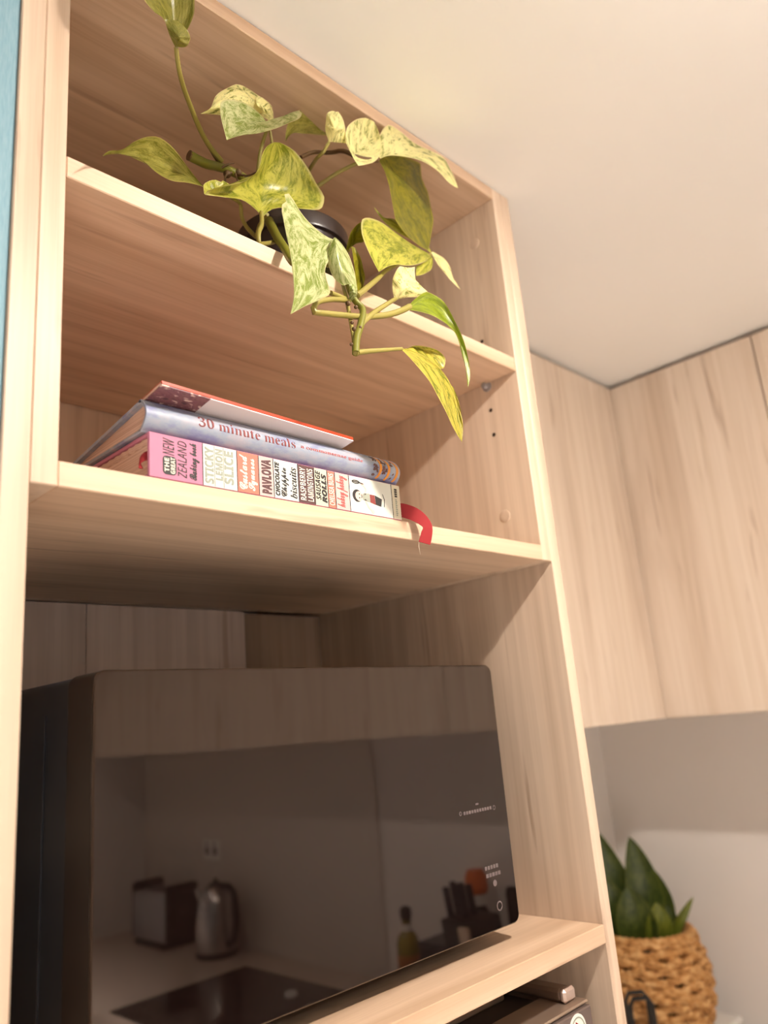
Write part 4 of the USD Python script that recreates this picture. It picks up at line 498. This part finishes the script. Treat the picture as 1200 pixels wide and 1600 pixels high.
bottle('spray_bottle', 'tall dark bottle with an orange cap and white collar behind the knife block, mirrored', 'bottle', (1.61, -.915), [('body', [(0, 0), (.032, 0), (.034, .004), (.034, .235), (.020, .26), (.016, .265), (0, .265)], 'black_plastic'), ('collar', [(0, .2652), (.024, .2652), (.024, .293), (0, .293)], 'white'), ('cap', [(0, .2932), (.028, .2932), (.032, .305), (.030, .335), (.022, .352), (0, .352)], 'orange')])
bottle('pepper_mill', 'slim black pepper mill at the far right of the mirrored worktop', 'pepper mill', (1.60, -.79), [('body', [(0, 0), (.026, 0), (.026, .03), (.018, .05), (.0155, .16), (.0165, .27), (.018, .285), (0, .285)], 'black_plastic'), ('head', [(0, .2852), (.016, .2852), (.018, .30), (.014, .318), (0, .322)], 'black_plastic')])

# ---------------------------------------------------------------- plant in a woven basket, at the right edge of the cabinet
BC = (1.500, 0.458); BZ = -0.850; RR = 0.092
sbx = thing('bread_bin', 'low white storage bin on the worktop, under the woven basket', 'bin', (1.5, .458, WZ)); obj('body', bx(1.39, 1.61, .33, .585, WZ, BZ - .013, .006), 'white', sbx); obj('lid', bx(1.388, 1.612, .328, .587, BZ - .0125, BZ - .0005, .004), 'white', sbx)
bp = thing('basket_plant', 'dark green snake plant in a round woven basket, right of the cabinet', 'plant', (BC[0], BC[1], BZ))
prof = lambda t: .084 + .026 * math.sin(math.pi * min(1, t * .86 + .14)) ** 0.8 + .004 * t
HB, rows = 0.172, 11
ws = []
for k in range(rows):
    n = 160; th = np.linspace(0, 2 * np.pi, n, endpoint=False); ph = 0 if k % 2 else np.pi; rr = prof((k + .5) / rows)
    r = rr + .0030 * np.sin(th * 13 + ph + .5 * np.sin(k * 1.7)) + .0012 * np.sin(th * 41 + k); z = BZ + (k + .5) * HB / rows + .0032 * np.sin(th * 13 + ph + 1.3) + .0025 * np.sin(th * 5 + k * 2)
    ph2 = th * 45 + k; tr = .0100 + .0016 * np.sin(ph2)
    P = np.stack([BC[0] + r * np.cos(th), BC[1] + r * np.sin(th), z], 1); P = np.vstack([P, P[:1]]); ws.append(tube(P, np.r_[tr, tr[0]], n=8, caps=False))
obj('basket_weave', cat(ws), 'weave', bp, smooth=True, kind='stuff')
obj('basket_lining', lathe([(0, BZ), (.08, BZ), (.102, BZ + .06), (.103, BZ + .10), (.088, BZ + .168), (.083, BZ + .168), (.097, BZ + .10), (.095, BZ + .06), (.07, BZ + .01), (0, BZ + .01)], BC, 40), 'bark', bp, smooth=40)
th = np.linspace(0, 2 * np.pi, 121); obj('basket_rim', tube(np.stack([BC[0] + RR * np.cos(th), BC[1] + RR * np.sin(th), np.full(121, BZ + HB)], 1), .0075 + .0015 * np.sin(th * 40), n=8, caps=False), 'weave', bp, smooth=True)
obj('soil', cyl(.086, BZ + .12, BZ + .15, BC, 40), 'soil', bp, smooth=30)
ex, ey = np.array([0.69, -0.72, 0]), np.array([0.70, 0.66, 0.0])      # across the view, away from the view
RIM = np.array([BC[0], BC[1], BZ + HB])
def sword(dx, dy, tip, w, bend, mat_):
    b0 = np.array([BC[0], BC[1], BZ + .145]) + ex * dx[0] + ey * dx[1]; tp = RIM + ex * tip[0] + ey * tip[1] + np.array([0, 0, tip[2]])
    md = (b0 + tp) / 2 + ex * bend[0] + ey * bend[1]; n, k = 18, 5; s = np.linspace(0, 1, n)[:, None]
    c = b0 * (1 - s) ** 2 + 2 * md * s * (1 - s) + tp * s * s; ax = ex * math.cos(dy) + ey * math.sin(dy); nx = np.cross(ax, [0, 0, 1])
    wd = w * np.clip(np.sin(np.pi * (0.20 + 0.80 * s)) ** 0.75, 0, 1); t = np.linspace(-1, 1, 2 * k + 1)[None, :, None]
    g = c[:, None] + ax * (wd[:, None] * t) + nx * (wd[:, None] * .35 * t * t); wv = 2 * k + 1; i, j = np.meshgrid(np.arange(n - 1), np.arange(wv - 1), indexing='ij'); p = i * wv + j
    f = np.vstack([np.stack([p, p + 1, p + wv + 1], -1).reshape(-1, 3), np.stack([p, p + wv + 1, p + wv], -1).reshape(-1, 3)])
    obj('leaf', (g.reshape(-1, 3), f), mat_, bp, smooth=True, uv=np.stack(np.broadcast_arrays(s, t[..., 0] / 2 + .5), -1).reshape(-1, 2))
sword((-.025, .02), .1, (-.078, .02, .215), .046, (-.01, .0), 'leaf_snake')
sword((.0, .0), -.1, (-.004, .0, .190), .040, (.02, .0), 'leaf_snake')
sword((.045, -.01), .3, (.108, -.02, .062), .017, (-.012, .0), 'leaf_snake_light')
sword((-.045, -.02), .2, (-.085, -.03, .13), .045, (-.02, .0), 'leaf_snake')
sword((-.02, -.03), -.2, (-.035, -.05, .10), .042, (0, -.01), 'leaf_snake')
sword((.01, -.035), .1, (.018, -.055, .065), .030, (.0, -.01), 'leaf_snake_light')
sword((.03, .02), -.2, (.030, .03, .13), .036, (.02, .0), 'leaf_snake')
sword((-.04, .03), .5, (-.115, .05, .10), .035, (-.02, .0), 'leaf_snake')
sword((.035, .0), .1, (.055, .0, .045), .026, (.005, .0), 'leaf_snake')
wr = thing('wire_rack', 'thin black wire rack standing in front of the woven basket', 'rack', (1.36, .40, WZ))
rk = np.array([1.345, .378, 0])
for o in (0.0, 0.035):
    q = rk + ey * o
    obj('wire_hoop', tube([tuple(q - ex * .045 + [0, 0, WZ]), tuple(q - ex * .045 + [0, 0, WZ + .195]), tuple(q - ex * .037 + [0, 0, WZ + .208]), tuple(q - ex * .010 + [0, 0, WZ + .208]), tuple(q - ex * .002 + [0, 0, WZ + .195]), tuple(q - ex * .002 + [0, 0, WZ])], .004, n=10), 'black_plastic', wr, smooth=40)
for a in (-.045, -.002): obj('cross_wire', tube([tuple(rk + ex * a + [0, 0, WZ + .02]), tuple(rk + ex * a + ey * .035 + [0, 0, WZ + .02])], .003), 'black_plastic', wr, smooth=40)

# ---------------------------------------------------------------- ceiling lamps, each with its light; the cylinder ones are added fill
for k, (x, y) in enumerate(LAMPS):
    dl = thing('downlight', ['recessed downlight in the ceiling in front of the open shelves', 'recessed downlight in the ceiling near the hob'][k], 'ceiling light', (x, y, ZC))
    obj('trim_ring', lathe([(.036, ZC), (.048, ZC), (.048, ZC - .003), (.038, ZC - .006), (.036, ZC - .002), (.036, ZC)], (x, y), 40), 'white', dl, smooth=35)
    obj('lens', cyl(.0355, ZC - .0015, ZC - .0003, (x, y), 32), 'lamp_glow', dl)
    lt = UsdLux.DiskLight.Define(stage, f'{dl.GetPath()}/light'); lt.CreateRadiusAttr(.03); lt.CreateColorAttr(Gf.Vec3f(*LAMP_COLOR)); lt.CreateIntensityAttr(LAMP_INTENSITY[k])
    lt.AddTranslateOp().Set(Gf.Vec3d(0, 0, -.0075))
    obj('added_bulb_tip', ball((x, y, ZC - .010), .0085, 2), 'lamp_glow', dl, smooth=True)  # glowing ball added to go with the side fill below
    sl = UsdLux.SphereLight.Define(stage, f'{dl.GetPath()}/added_side_light'); sl.CreateRadiusAttr(.010); sl.CreateColorAttr(Gf.Vec3f(*LAMP_COLOR)); sl.CreateIntensityAttr(LAMP_INTENSITY[k] * .9)  # added sphere light, sideways fill for the top panel edge and upper leaves
    sl.AddTranslateOp().Set(Gf.Vec3d(0, 0, -.022))
for k, (x, y) in enumerate(FILL_CANS):  # unseen cylinder lamps, added to brighten ceiling and shelf undersides
    dl = thing('added_fill_downlight', ['added fill lamp, a white cylinder on the ceiling behind the camera, nearest the blue wall', 'added fill lamp, a white cylinder on the ceiling, deep in the room on the window side', 'added fill lamp, a white cylinder on the ceiling between the cupboards and the room', 'added fill lamp, a white cylinder on the ceiling nearest the far corner', 'added fill lamp, a white cylinder on the ceiling right by the window'][k], 'ceiling light', (x, y, ZC))
    obj('housing', lathe([(.030, ZC - .0005), (.060, ZC - .0005), (.060, ZC - .15), (.056, ZC - .152), (.053, ZC - .15), (.050, ZC - .03), (.030, ZC - .03), (.030, ZC - .0005)], (x, y), 40), 'white', dl, smooth=35)
    obj('lens', cyl(.045, ZC - .034, ZC - .031, (x, y), 32), 'lamp_glow', dl)
    lt = UsdLux.DiskLight.Define(stage, f'{dl.GetPath()}/light'); lt.CreateRadiusAttr(.04); lt.CreateColorAttr(Gf.Vec3f(*FILL_COLOR)); lt.CreateIntensityAttr(FILL_INTENSITY)
    lt.AddTranslateOp().Set(Gf.Vec3d(0, 0, -.0375))
